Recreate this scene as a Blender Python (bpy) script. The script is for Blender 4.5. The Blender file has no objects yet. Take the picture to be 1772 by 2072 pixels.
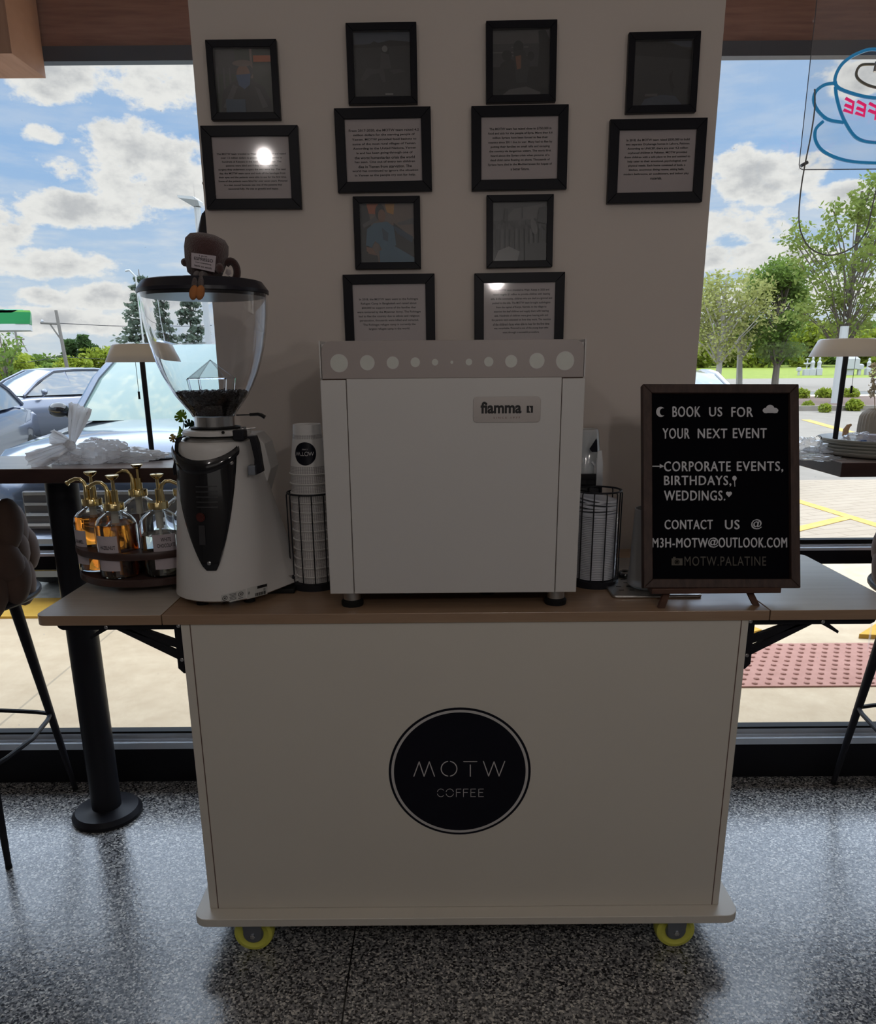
import bpy, math, random
from mathutils import Vector, Matrix, noise
random.seed(7)
S = bpy.context.scene
COL = S.collection
PI = math.pi
def R(a): return math.radians(a)

# ------------------------------------------------------------ camera
F, PX, PY = 1570.0, 886.0, 1181.0
PITCH, ROLL, CH = R(15.9), R(0.45), 1.47
fw = Vector((0, math.cos(PITCH), -math.sin(PITCH)))
r0 = Vector((1, 0, 0)); u0 = Vector((0, math.sin(PITCH), math.cos(PITCH)))
RT = r0*math.cos(ROLL) - u0*math.sin(ROLL)
UP = u0*math.cos(ROLL) + r0*math.sin(ROLL)
CP = Vector((0, 0, CH))
def ray(x, y): return fw + RT*((x-PX)/F) - UP*((y-PY)/F)
def at(x, y, Y=None, z=None):
    """photo pixel -> world point on the real plane Y=... or z=..."""
    d = ray(x, y)
    t = Y/d.y if Y is not None else (z-CH)/d.z
    return CP + d*t
cam = bpy.data.cameras.new('camera'); co = bpy.data.objects.new('camera', cam); COL.objects.link(co)
co.matrix_world = Matrix(((RT.x, UP.x, -fw.x, CP.x), (RT.y, UP.y, -fw.y, CP.y), (RT.z, UP.z, -fw.z, CP.z), (0, 0, 0, 1)))
cam.sensor_fit = 'VERTICAL'; cam.sensor_height = 24; cam.lens = F/2072*24
cam.shift_y = (PY-1036)/2072; cam.clip_start = .05; cam.clip_end = 600
S.camera = co
S.view_settings.view_transform = 'Standard'; S.view_settings.look = 'None'
S.view_settings.gamma = 1; S.view_settings.use_curve_mapping = False
S.view_settings.exposure = 0.0

# ------------------------------------------------------------ node helpers
class NT:
    def __init__(s, nt): s.t = nt; s.n = nt.nodes; s.l = nt.links
    def new(s, ty, **k):
        n = s.n.new(ty)
        for a, v in k.items(): setattr(n, a, v)
        return n
    def put(s, sock, v):
        if isinstance(v, bpy.types.NodeSocket): s.l.new(v, sock)
        elif isinstance(v, (tuple, list)) and len(v) == 3 and sock.type == 'RGBA': sock.default_value = (*v, 1)
        else: sock.default_value = v
    def math(s, op, a, b=0.0, c=None, clamp=False):
        n = s.new('ShaderNodeMath', operation=op); n.use_clamp = clamp
        s.put(n.inputs[0], a); s.put(n.inputs[1], b)
        if c is not None: s.put(n.inputs[2], c)
        return n.outputs[0]
    def mix(s, f, a, b, kind='RGBA'):
        n = s.new('ShaderNodeMix', data_type=kind)
        i = {'RGBA': (0, 6, 7), 'FLOAT': (0, 2, 3)}[kind]
        s.put(n.inputs[i[0]], f); s.put(n.inputs[i[1]], a); s.put(n.inputs[i[2]], b)
        return n.outputs[2 if kind == 'RGBA' else 0]
    def noise(s, vec, scale=5, detail=4, rough=.5):
        n = s.new('ShaderNodeTexNoise'); n.inputs['Scale'].default_value = scale
        n.inputs['Detail'].default_value = detail; n.inputs['Roughness'].default_value = rough
        if vec is not None: s.l.new(vec, n.inputs['Vector'])
        return n.outputs['Fac']
    def ss(s, v, a, b):
        n = s.new('ShaderNodeMapRange', interpolation_type='SMOOTHSTEP')
        s.put(n.inputs[0], v); n.inputs[1].default_value = a; n.inputs[2].default_value = b
        return n.outputs[0]
    def ramp(s, f, stops, interp='LINEAR'):
        n = s.new('ShaderNodeValToRGB'); n.color_ramp.interpolation = interp
        e = n.color_ramp.elements
        while len(e) < len(stops): e.new(.5)
        for i, (p, c) in enumerate(stops): e[i].position = p; e[i].color = (*c, 1)
        s.put(n.inputs[0], f); return n.outputs[0]
    def coords(s, scale=(1, 1, 1), kind='Object', rot=(0, 0, 0)):
        tc = s.new('ShaderNodeTexCoord'); m = s.new('ShaderNodeMapping')
        m.inputs['Scale'].default_value = scale; m.inputs['Rotation'].default_value = rot
        s.l.new(tc.outputs[kind], m.inputs[0]); return m.outputs[0]

# ------------------------------------------------------------ world: blue sky with cumulus clouds
W = bpy.data.worlds.new('sky'); S.world = W; W.use_nodes = True
w = NT(W.node_tree); w.n.clear()
tc = w.new('ShaderNodeTexCoord'); sep = w.new('ShaderNodeSeparateXYZ'); w.l.new(tc.outputs['Generated'], sep.inputs[0])
dx, dy, dz = sep.outputs
az = w.math('MULTIPLY', w.math('ARCTAN2', dx, dy), 180/PI)
el = w.math('MULTIPLY', w.math('ARCSINE', dz), 180/PI)
def azel(x, y):
    d = ray(x, y).normalized(); return math.degrees(math.atan2(d.x, d.y)), math.degrees(math.asin(d.z))
cv = w.new('ShaderNodeCombineXYZ'); w.l.new(az, cv.inputs[0]); w.l.new(w.math('MULTIPLY', el, 1.6), cv.inputs[1])
n1 = w.noise(cv.outputs[0], .28, 8, .62)
cv2 = w.new('ShaderNodeCombineXYZ'); w.l.new(w.math('MULTIPLY', az, .35), cv2.inputs[0]); w.l.new(w.math('MULTIPLY', el, 1.5), cv2.inputs[1])
n2 = w.noise(cv2.outputs[0], .35, 6, .6)
# big clouds: (centre pixel, half width px, half height px)
clouds = [(60, 120, 230, 78), (330, 165, 130, 55), (90, 275, 50, 25), (285, 325, 175, 70), (330, 385, 150, 40),
          (150, 425, 180, 38), (5, 455, 75, 50), (95, 535, 150, 34), (250, 600, 210, 30), (60, 650, 300, 30),
          (1545, 360, 130, 62), (1480, 460, 150, 40), (1730, 150, 85, 42), (1500, 520, 190, 30), (1720, 400, 120, 35), (1640, 600, 200, 40)]
dens = None
for (x, y, hw, hh) in clouds:
    a, e = azel(x, y); a2, _ = azel(x+hw, y); _, e2 = azel(x, y-hh)
    ux = w.math('DIVIDE', w.math('SUBTRACT', az, a), abs(a2-a)); uy = w.math('DIVIDE', w.math('SUBTRACT', el, e), abs(e2-e))
    q = w.math('SUBTRACT', 1.0, w.math('ADD', w.math('MULTIPLY', ux, ux), w.math('MULTIPLY', uy, uy)))
    q = w.math('MAXIMUM', q, -1.2)
    dens = q if dens is None else w.math('MAXIMUM', dens, q)
far = w.math('MULTIPLY', w.ss(w.math('ABSOLUTE', az), 36, 50), 1.1)          # open cloud field elsewhere
dens = w.math('ADD', dens, far)
d1 = w.math('ADD', dens, w.math('MULTIPLY', w.math('SUBTRACT', n1, .5), 5.0))
cover = w.ss(d1, -.25, .45)
wisp = w.math('MULTIPLY', w.ss(n2, .42, .66), w.mix(w.ss(el, 3, 14), .75, .22, 'FLOAT'))
cover = w.math('MAXIMUM', cover, wisp)
sky = w.ramp(w.math('DIVIDE', el, 40.0, clamp=True), [(0, (.66, .73, .80)), (.12, (.52, .66, .84)), (.30, (.33, .53, .85)), (.6, (.47, .58, .77)), (1, (.52, .61, .76))])
n3 = w.noise(cv.outputs[0], .5, 5, .55)
shade = w.ss(w.math('ADD', d1, w.math('MULTIPLY', w.math('SUBTRACT', n3, .5), 2.2)), .2, 1.9)
cc = w.mix(shade, (.90, .89, .88), (.56, .57, .60))
colr = w.mix(cover, sky, cc)
ground = w.ss(el, -1.0, 0.0)
colr = w.mix(ground, (.32, .30, .26), colr)
glow = w.math('ADD', w.math('MULTIPLY', w.ss(el, 19, 27), 5.2), 1.0)      # upper sky, out of view, boosted to bring more daylight indoors
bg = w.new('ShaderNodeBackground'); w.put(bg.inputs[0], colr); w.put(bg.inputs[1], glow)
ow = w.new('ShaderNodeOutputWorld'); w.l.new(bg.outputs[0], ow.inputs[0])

# sun high behind the trees, from the front right
sl = bpy.data.lights.new('sun', 'SUN'); sl.energy = 1.1; sl.angle = R(.6); sl.color = (1, .95, .86)
so = bpy.data.objects.new('sun', sl); COL.objects.link(so)
so.rotation_euler = Vector((-1.1, -1.0, -3.1)).to_track_quat('-Z', 'Y').to_euler()
def area(name, loc, size, power, color, rot=(0, 0, 0)):
    l = bpy.data.lights.new(name, 'AREA'); l.shape = 'RECTANGLE'; l.size, l.size_y = size; l.energy = power; l.color = color
    o = bpy.data.objects.new(name, l); COL.objects.link(o); o.location = loc; o.rotation_euler = rot; return o
for _n, (_x, _y, _z), _p in (('left', (-.98, -.35, 2.62), 8), ('middle', (.36, -.30, 1.93), 9), ('right', (1.4, -.2, 2.0), 8)):  # unseen room fill: left and middle placed from frame glints, right just added
    _l = bpy.data.lights.new('fill_lamp_'+_n, 'POINT'); _l.energy = _p; _l.color = (1, .93, .89); _l.shadow_soft_size = .035
    _o = bpy.data.objects.new('fill_lamp_'+_n, _l); COL.objects.link(_o); _o.location = (_x, _y, _z)
area('rear_fill_light', (0.0, -3.6, 2.2), (3.5, 1.6), 6, (1, .95, .91), (R(75), 0, 0))  # unseen fill panel added behind the camera

# ------------------------------------------------------------ materials
MATS = {}
def mat(name, col=(.5, .5, .5), rough=.5, metal=0, spec=.5, var=.0, vscale=20, bump=0, coat=0, trans=0, ior=1.45, emit=None, es=0, sheen=0):
    if name in MATS: return MATS[name]
    m = bpy.data.materials.new(name); m.use_nodes = True; MATS[name] = m
    t = NT(m.node_tree); b = t.n['Principled BSDF']
    b.inputs['Base Color'].default_value = (*col, 1); b.inputs['Roughness'].default_value = rough
    b.inputs['Metallic'].default_value = metal; b.inputs['Specular IOR Level'].default_value = spec
    b.inputs['Coat Weight'].default_value = coat; b.inputs['Coat Roughness'].default_value = .05
    b.inputs['Transmission Weight'].default_value = trans; b.inputs['IOR'].default_value = ior
    b.inputs['Sheen Weight'].default_value = sheen
    if emit: b.inputs['Emission Color'].default_value = (*emit, 1); b.inputs['Emission Strength'].default_value = es
    if var:
        f = t.noise(t.coords(), vscale, 5, .6)
        c = t.mix(f, tuple(max(0, x*(1-var)) for x in col), tuple(min(1, x*(1+var)) for x in col)); t.put(b.inputs['Base Color'], c)
    if bump:
        bn = t.new('ShaderNodeBump'); bn.inputs['Strength'].default_value = bump; bn.inputs['Distance'].default_value = .01
        t.put(bn.inputs['Height'], t.noise(t.coords(), vscale*4, 4, .6)); t.l.new(bn.outputs[0], b.inputs['Normal'])
    return m
def wood(name, c1, c2, scale=(1, 1, 1), rough=.45, sc=6):
    m = mat(name, c1, rough); t = NT(m.node_tree); b = t.n['Principled BSDF']
    f = t.noise(t.coords(scale), sc, 6, .65)
    t.put(b.inputs['Base Color'], t.ramp(f, [(.3, c1), (.7, c2)]))
    return m
def thinfres(t, f0=.04):
    lw = t.new('ShaderNodeLayerWeight'); lw.inputs['Blend'].default_value = .5
    return t.math('ADD', t.math('MULTIPLY', t.math('POWER', lw.outputs['Facing'], 5.0), 1-f0), f0)
def film(name, col, transp, rough=.08, trl=.5):
    """thin plastic / glass sheet: see-through mixed with fresnel gloss and a milky body"""
    m = bpy.data.materials.new(name); m.use_nodes = True; MATS[name] = m; t = NT(m.node_tree); t.n.clear()
    tr = t.new('ShaderNodeBsdfTransparent'); tr.inputs[0].default_value = (1, 1, 1, 1)
    df = t.new('ShaderNodeBsdfDiffuse'); df.inputs[0].default_value = (*col, 1)
    tl = t.new('ShaderNodeBsdfTranslucent'); tl.inputs[0].default_value = (*col, 1)
    a = t.new('ShaderNodeMixShader'); a.inputs[0].default_value = trl; t.l.new(df.outputs[0], a.inputs[1]); t.l.new(tl.outputs[0], a.inputs[2])
    b = t.new('ShaderNodeMixShader'); b.inputs[0].default_value = transp; t.l.new(a.outputs[0], b.inputs[1]); t.l.new(tr.outputs[0], b.inputs[2])
    gl = t.new('ShaderNodeBsdfGlossy'); gl.inputs['Roughness'].default_value = rough
    c = t.new('ShaderNodeMixShader'); t.l.new(thinfres(t), c.inputs[0]); t.l.new(b.outputs[0], c.inputs[1]); t.l.new(gl.outputs[0], c.inputs[2])
    o = t.new('ShaderNodeOutputMaterial'); t.l.new(c.outputs[0], o.inputs[0]); return m

M_wall = mat('painted_plaster_wall', (.66, .59, .54), .75, var=.03, vscale=3, bump=.04)
M_ceil = mat('ceiling_paint', (.55, .52, .5), .8, var=.03)
M_back = mat('room_wall_paint', (.42, .38, .35), .8, var=.05)
M_black = mat('black_anodised_frame', (.012, .012, .015), .42, spec=.15, var=.1)
M_alum = mat('satin_aluminium', (.66, .72, .80), .35, metal=.35, var=.05)
M_blackmetal = mat('black_powder_coat', (.018, .018, .022), .4, spec=.15, var=.08)
M_cart = mat('cream_laminate', (.66, .62, .55), .45, var=.025, vscale=4)
M_edge = mat('laminate_edge_line', (.16, .10, .08), .6)
M_white = mat('white_enamel', (.62, .60, .58), .32, var=.015, vscale=5)
M_crown = mat('taupe_enamel', (.39, .34, .32), .35, var=.02)
M_steel = mat('polished_steel', (.62, .62, .62), .18, metal=1, var=.05)
M_brushed = mat('brushed_steel', (.55, .54, .52), .33, metal=1, var=.08)
M_rubber = mat('black_rubber', (.012, .012, .012), .6, spec=.15, var=.05)
M_gloss = mat('glossy_black_plastic', (.008, .008, .01), .12, var=.05, coat=.5)
M_lid = mat('dark_hopper_lid', (.02, .019, .026), .3, spec=.3, var=.05)
M_gold = mat('polished_brass', (.83, .66, .33), .14, metal=1, var=.05)
M_glass = mat('clear_glass', (.99, 1, 1), .0, trans=1, ior=1.45)
M_hglass = mat('clear_hopper_plastic', (.97, .98, 1), .0, trans=1, ior=1.4)
M_beans = mat('roasted_beans', (.02, .011, .009), .28, var=.3, vscale=90)
M_paper = mat('white_print_paper', (.42, .37, .37), .5, var=.03)
M_ink = mat('black_ink', (.012, .011, .012), .5)
M_logoW = mat('white_vinyl', (.55, .53, .52), .5)
M_logoB = mat('black_vinyl', (.008, .008, .014), .35, spec=.15)
M_counter = wood('oak_laminate_top', (.30, .19, .12), (.36, .24, .155), (.6, 8, 8), .27, 7)
M_leaf_top = wood('sky_sheen_oak_laminate', (.50, .45, .39), (.56, .50, .44), (.6, 8, 8), .25, 7)  # grey sky reflection on the leaf tops put into the oak's colour
M_table = wood('dark_walnut_edge', (.030, .014, .012), (.06, .03, .026), (1, 6, 6), .4, 6)
M_tabletop = wood('sky_sheen_walnut', (.36, .30, .28), (.44, .37, .34), (1, 8, 1), .22, 6)  # walnut paled to carry the sky's grazing reflection
M_turn = wood('espresso_stained_wood', (.035, .018, .016), (.07, .038, .032), (1, 5, 1), .38, 8)
M_bframe = wood('dark_rustic_wood', (.03, .016, .013), (.075, .042, .033), (14, 14, 1.2), .6, 6)
M_easel = wood('reddish_wood', (.06, .028, .02), (.11, .055, .038), (2, 10, 10), .5, 6)
for _m in (M_counter, M_leaf_top, M_tabletop): _m.node_tree.nodes['Principled BSDF'].inputs['Specular IOR Level'].default_value = .9
M_felt = mat('black_letter_felt', (.004, .004, .006), .85, spec=.03, var=.1)
M_letter = mat('white_letter_plastic', (.60, .60, .63), .5)
M_letter2 = mat('faded_letter_plastic', (.085, .075, .06), .6)
M_frame = mat('black_picture_frame', (.010, .010, .014), .35, spec=.15, var=.1)
M_plush = mat('brown_plush', (.075, .03, .028), .95, var=.35, vscale=90, bump=.6, sheen=.5)
M_plush2 = mat('dark_brown_plush', (.045, .018, .016), .95, var=.3, vscale=90, bump=.5, sheen=.3)
M_boot = mat('tan_felt', (.42, .16, .05), .85, var=.15, vscale=60)
M_velvet = mat('taupe_velvet', (.075, .042, .030), .85, var=.15, vscale=12, sheen=.08)
M_velvet2 = mat('tan_velvet', (.34, .20, .14), .7, var=.08, vscale=12, sheen=.2)
M_yellowwheel = mat('yellow_polyurethane', (.72, .72, .12), .4, var=.04)
M_zinc = mat('zinc_bracket', (.25, .27, .31), .4, metal=.8, var=.1)
M_shade = film('off_white_lamp_shade', (.86, .82, .77), .0, .5, .38)
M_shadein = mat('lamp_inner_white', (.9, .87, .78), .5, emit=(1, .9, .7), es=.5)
M_amber = mat('amber_syrup', (.93, .29, .03), .0, trans=1, ior=1.34)
M_clearsyrup = mat('pale_syrup', (.93, .90, .78), .02, trans=1, ior=1.34)
M_label = mat('lilac_paper_label', (.50, .44, .47), .6)
M_tube = mat('milky_dip_tube', (.80, .78, .68), .4)
M_cup = mat('white_paper_cup', (.66, .64, .62), .55)
M_kraft = mat('kraft_paper', (.33, .22, .16), .7, var=.12, vscale=25)
M_bag = film('white_carrier_film', (.90, .90, .91), .16, .2, .6)
M_bag2 = film('clear_wrap_film', (.85, .87, .9), .68, .08, .5)
M_clearcup = film('clear_cup_plastic', (.80, .83, .85), .45, .06, .4)
M_lidp = mat('clear_lid_plastic', (.62, .64, .70), .22, var=.1, spec=.8)
M_acryl = film('sign_acrylic', (.45, .45, .5), .95, .02, .3)
M_glaz = film('picture_glass', (.5, .5, .5), 1.0, .06, .3)
M_china = mat('grey_china', (.42, .42, .38), .35, var=.04)
M_vase = mat('ribbed_stoneware', (.34, .31, .27), .7, var=.05)
M_straw = mat('dried_grass', (.55, .43, .27), .9, var=.2)
M_woodring = wood('pale_driftwood', (.42, .24, .12), (.56, .36, .2), (1, 1, 6), .6, 12)

# window glass
def pane_mat():
    m = bpy.data.materials.new('window_glass'); m.use_nodes = True; t = NT(m.node_tree); t.n.clear()
    tr = t.new('ShaderNodeBsdfTransparent'); tr.inputs[0].default_value = (.97, .98, .97, 1)
    gl = t.new('ShaderNodeBsdfGlossy'); gl.inputs['Roughness'].default_value = .0
    a = t.new('ShaderNodeMixShader'); t.l.new(thinfres(t, .03), a.inputs[0]); t.l.new(tr.outputs[0], a.inputs[1]); t.l.new(gl.outputs[0], a.inputs[2])
    # faint dried drips and dust specks on the glass
    v = t.coords((14, 1, .5)); f = t.noise(v, 1.6, 3, .4)
    streak = t.math('MULTIPLY', t.ss(f, .715, .74), .28)
    sp = t.noise(t.coords(), 70, 1, .3); streak = t.math('ADD', streak, t.math('MULTIPLY', t.ss(sp, .80, .84), .3), clamp=True)
    df = t.new('ShaderNodeBsdfTranslucent'); df.inputs[0].default_value = (.5, .5, .52, 1)
    b = t.new('ShaderNodeMixShader'); t.put(b.inputs[0], streak); t.l.new(a.outputs[0], b.inputs[1]); t.l.new(df.outputs[0], b.inputs[2])
    o = t.new('ShaderNodeOutputMaterial'); t.l.new(b.outputs[0], o.inputs[0]); return m
M_pane = pane_mat()

def terrazzo():
    m = mat('terrazzo', (.4, .4, .4), .22); t = NT(m.node_tree); b = t.n['Principled BSDF']
    v = t.coords()
    def vor(sc):
        n = t.new('ShaderNodeTexVoronoi'); n.inputs['Scale'].default_value = sc; t.l.new(v, n.inputs['Vector']); return n
    a = vor(210); s1 = t.new('ShaderNodeSeparateColor'); t.l.new(a.outputs['Color'], s1.inputs[0])
    base = t.ramp(s1.outputs[0], [(0, (.02, .02, .024)), (.16, (.07, .07, .075)), (.36, (.19, .19, .195)), (.64, (.33, .325, .315)), (.88, (.62, .60, .56))], 'CONSTANT')
    c = vor(85); s2 = t.new('ShaderNodeSeparateColor'); t.l.new(c.outputs['Color'], s2.inputs[0])
    edge = t.ss(c.outputs['Distance'], .28, .22)
    big = t.math('MULTIPLY', t.math('GREATER_THAN', s2.outputs[0], .80), t.math('LESS_THAN', c.outputs['Distance'], .36))
    col = t.mix(big, base, t.ramp(s2.outputs[1], [(0, (.02, .02, .022)), (.5, (.45, .43, .40))], 'CONSTANT'))
    # saw-cut joint
    sp = t.new('ShaderNodeSeparateXYZ'); t.l.new(v, sp.inputs[0])
    j = t.math('LESS_THAN', t.math('ABSOLUTE', t.math('SUBTRACT', t.math('MODULO', t.math('ADD', sp.outputs[0], 101.033), 2.4), 0.0)), .004)
    col = t.mix(j, col, (.004, .004, .004)); t.put(b.inputs['Base Color'], col)
    bn = t.new('ShaderNodeBump'); bn.inputs['Strength'].default_value = .35; bn.inputs['Distance'].default_value = .002
    t.put(bn.inputs['Height'], t.noise(v, 75, 3, .6)); t.l.new(bn.outputs[0], b.inputs['Normal'])
    b.inputs['Specular IOR Level'].default_value = .75
    return m
M_floor = terrazzo()

# ------------------------------------------------------------ mesh builder
ORG = {}
class MB:
    def __init__(s): s.v = []; s.f = []; s.m = []
    def add(s, vs, fs, mi=0, T=None):
        k = len(s.v)
        s.v += [(T @ Vector(p)) if T else Vector(p) for p in vs]
        s.f += [tuple(i+k for i in f) for f in fs]; s.m += [mi]*len(fs); return s
    def box(s, a, b, mi=0, T=None):
        (x0, y0, z0), (x1, y1, z1) = a, b
        return s.add([(x0, y0, z0), (x1, y0, z0), (x1, y1, z0), (x0, y1, z0), (x0, y0, z1), (x1, y0, z1), (x1, y1, z1), (x0, y1, z1)],
                     [(0, 3, 2, 1), (4, 5, 6, 7), (0, 1, 5, 4), (1, 2, 6, 5), (2, 3, 7, 6), (3, 0, 4, 7)], mi, T)
    def lathe(s, prof, c=(0, 0, 0), n=48, mi=0, T=None, sx=1, sy=1, cap=True):
        vs = []; fs = []; k = len(prof)
        for i in range(n):
            a = 2*PI*i/n
            for r, z in prof: vs.append((c[0]+r*math.cos(a)*sx, c[1]+r*math.sin(a)*sy, c[2]+z))
        for i in range(n):
            j = (i+1) % n
            for q in range(k-1): fs.append((i*k+q, j*k+q, j*k+q+1, i*k+q+1))
        if cap:
            if prof[0][0] > 1e-6: fs.append(tuple(i*k for i in range(n))[::-1])
            if prof[-1][0] > 1e-6: fs.append(tuple(i*k+k-1 for i in range(n)))
        return s.add(vs, fs, mi, T)
    def tube(s, pts, r, n=10, mi=0, closed=False, T=None):
        pts = [Vector(p) for p in pts]; k = len(pts); vs = []; fs = []
        rs = r if isinstance(r, (list, tuple)) else [r]*k
        prev = None
        for i, p in enumerate(pts):
            if closed: t = (pts[(i+1) % k]-pts[i-1]).normalized()
            else: t = (pts[min(i+1, k-1)]-pts[max(i-1, 0)]).normalized()
            if prev is None:
                a = Vector((0, 0, 1)) if abs(t.z) < .9 else Vector((1, 0, 0))
                prev = (a - t*a.dot(t)).normalized()
            else: prev = (prev - t*prev.dot(t)).normalized()
            b = t.cross(prev)
            for q in range(n):
                g = 2*PI*q/n; vs.append(p+(prev*math.cos(g)+b*math.sin(g))*rs[i])
        for i in range(k if closed else k-1):
            j = (i+1) % k
            for q in range(n): fs.append((i*n+q, i*n+(q+1) % n, j*n+(q+1) % n, j*n+q))
        if not closed: fs += [tuple(range(n))[::-1], tuple((k-1)*n+q for q in range(n))]
        return s.add(vs, fs, mi, T)
    def loft(s, secs, mi=0, cap=True, closed=True, T=None):
        n = len(secs[0]); vs = [p for q in secs for p in q]; fs = []
        for i in range(len(secs)-1):
            for q in range(n if closed else n-1):
                fs.append((i*n+q, i*n+(q+1) % n, (i+1)*n+(q+1) % n, (i+1)*n+q))
        if cap: fs += [tuple(range(n))[::-1], tuple((len(secs)-1)*n+q for q in range(n))]
        return s.add(vs, fs, mi, T)
    def prism(s, poly, fn, d0, d1, mi=0):
        """2-D polygon, fn(u, v, depth)->3-D, extruded between depths"""
        n = len(poly); vs = [fn(u, v, d0) for u, v in poly]+[fn(u, v, d1) for u, v in poly]
        fs = [tuple(range(n)), tuple(range(2*n-1, n-1, -1))]+[(i, i+n, (i+1) % n+n, (i+1) % n) for i in range(n)]
        return s.add(vs, fs, mi)
    def ball(s, c, r, n=16, mi=0, T=None, M=None):
        vs = [(0, 0, -1)]; fs = []
        h = n//2
        for i in range(1, h):
            a = -PI/2+PI*i/h
            for q in range(n):
                g = 2*PI*q/n; vs.append((math.cos(a)*math.cos(g), math.cos(a)*math.sin(g), math.sin(a)))
        vs.append((0, 0, 1)); e = len(vs)-1
        for q in range(n): fs.append((0, 1+(q+1) % n, 1+q)); fs.append((e, e-n+q, e-n+(q+1) % n))
        for i in range(h-2):
            for q in range(n): fs.append((1+i*n+q, 1+i*n+(q+1) % n, 1+(i+1)*n+(q+1) % n, 1+(i+1)*n+q))
        r = (r, r, r) if not isinstance(r, (tuple, list)) else r
        mm = M if M else Matrix()
        vs = [Vector(c)+(mm @ Vector((p[0]*r[0], p[1]*r[1], p[2]*r[2]))) for p in vs]
        return s.add(vs, fs, mi, T)
    def build(s, name, mats, parent=None, bevel=0, smooth=35, label=None, flat=False):
        o0 = ORG.get(parent.name, Vector()) if parent else Vector()
        me = bpy.data.meshes.new(name); me.from_pydata([p-o0 for p in s.v], [], s.f)
        mats = mats if isinstance(mats, (list, tuple)) else [mats]
        for m in mats: me.materials.append(m)
        if len(mats) > 1: me.polygons.foreach_set('material_index', s.m)
        if not flat:
            me.polygons.foreach_set('use_smooth', [True]*len(me.polygons))
            me.set_sharp_from_angle(angle=R(smooth))
        me.update(); me.validate()
        o = bpy.data.objects.new(name, me); COL.objects.link(o)
        if parent: o.parent = parent
        ORG[o.name] = o0
        if bevel:
            b = o.modifiers.new('bevel', 'BEVEL'); b.width = bevel; b.segments = 2; b.limit_method = 'ANGLE'; b.angle_limit = R(40)
        if label: o['label'] = label
        return o
def thing(name, label, cat, loc, group=None):
    o = bpy.data.objects.new(name, None); COL.objects.link(o); o.location = loc; o.empty_display_size = .05
    o['label'] = label; o['category'] = cat
    if group: o['group'] = group
    ORG[o.name] = Vector(loc); return o
def tag(o, label, cat, group=None, kind=None):
    o['label'] = label; o['category'] = cat
    if group: o['group'] = group
    if kind: o['kind'] = kind
    return o
def struct(o): o['kind'] = 'structure'; return o
def dup(root, loc, label=None, group=None, rot=None):
    r = root.copy(); COL.objects.link(r); r.location = loc; ORG[r.name] = Vector(loc)
    if rot is not None: r.rotation_euler = rot
    if label: r['label'] = label
    if group: r['group'] = group
    for ch in list(root.children):
        c = ch.copy(); COL.objects.link(c); c.parent = r
        for g in list(ch.children): d = g.copy(); COL.objects.link(d); d.parent = c
    return r
def rrect(x0, z0, x1, z1, r, n=5, rs=None):
    rs = rs or (r, r, r, r); out = []
    for (cx, cz, a0), q in zip(((x1, z0, -90), (x1, z1, 0), (x0, z1, 90), (x0, z0, 180)), rs):
        sx = -1 if cx == x1 else 1; sz = 1 if cz == z0 else -1
        if q <= 0: out.append((cx, cz)); continue
        for i in range(n+1):
            a = R(a0+90*i/n); out.append((cx+sx*q+q*math.cos(a), cz+sz*q+q*math.sin(a)))
    return out
def facing(Y): return lambda u, v, d: (u, Y-d, v)          # wall-like plane facing the room (-Y), depth towards it
_tcache = {}
def text2d(body, bold=0.0, align='LEFT', space=1.0, cs=1.0):
    key = (body, bold, align, space, cs)
    if key in _tcache: return _tcache[key]
    c = bpy.data.curves.new('t', 'FONT'); c.body = body; c.offset = bold; c.align_x = align; c.space_line = space; c.space_character = cs
    c.resolution_u = 3
    o = bpy.data.objects.new('t', c); COL.objects.link(o)
    dg = bpy.context.evaluated_depsgraph_get(); me = bpy.data.meshes.new_from_object(o.evaluated_get(dg))
    vs = [(v.co.x, v.co.y) for v in me.vertices]; fs = [tuple(p.vertices) for p in me.polygons]
    bpy.data.objects.remove(o); bpy.data.curves.remove(c); bpy.data.meshes.remove(me)
    xs = [v[0] for v in vs]; ys = [v[1] for v in vs]
    _tcache[key] = (vs, fs, (min(xs), max(xs), min(ys), max(ys))); return _tcache[key]
def put_text(mb, body, fn, u0_, u1_, v0_, v1_, d=.0005, mi=0, **k):
    vs, fs, (a, b, c, e) = text2d(body, **k)
    mb.add([fn(u0_+(x-a)/(b-a)*(u1_-u0_), v0_+(y-c)/(e-c)*(v1_-v0_), d) for x, y in vs], fs, mi)
def stroke(mb, pts, wd, fn, d=.0005, mi=0):
    for i in range(len(pts)-1):
        (x0, y0), (x1, y1) = pts[i], pts[i+1]; L = math.hypot(x1-x0, y1-y0) or 1
        nx, ny = -(y1-y0)/L*wd/2, (x1-x0)/L*wd/2
        mb.add([fn(x0+nx, y0+ny, d), fn(x1+nx, y1+ny, d), fn(x1-nx, y1-ny, d), fn(x0-nx, y0-ny, d)], [(0, 1, 2, 3)], mi)
    for (x, y) in pts:
        mb.add([fn(x+wd/2*math.cos(R(30*i)), y+wd/2*math.sin(R(30*i)), d+.00002) for i in range(12)], [tuple(range(12))], mi)
def disc2(mb, cx, cz, r, fn, d=.0005, mi=0, n=48, rz=None):
    rz = rz or r
    mb.add([fn(cx+r*math.cos(2*PI*i/n), cz+rz*math.sin(2*PI*i/n), d) for i in range(n)], [tuple(range(n))], mi)
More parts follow.
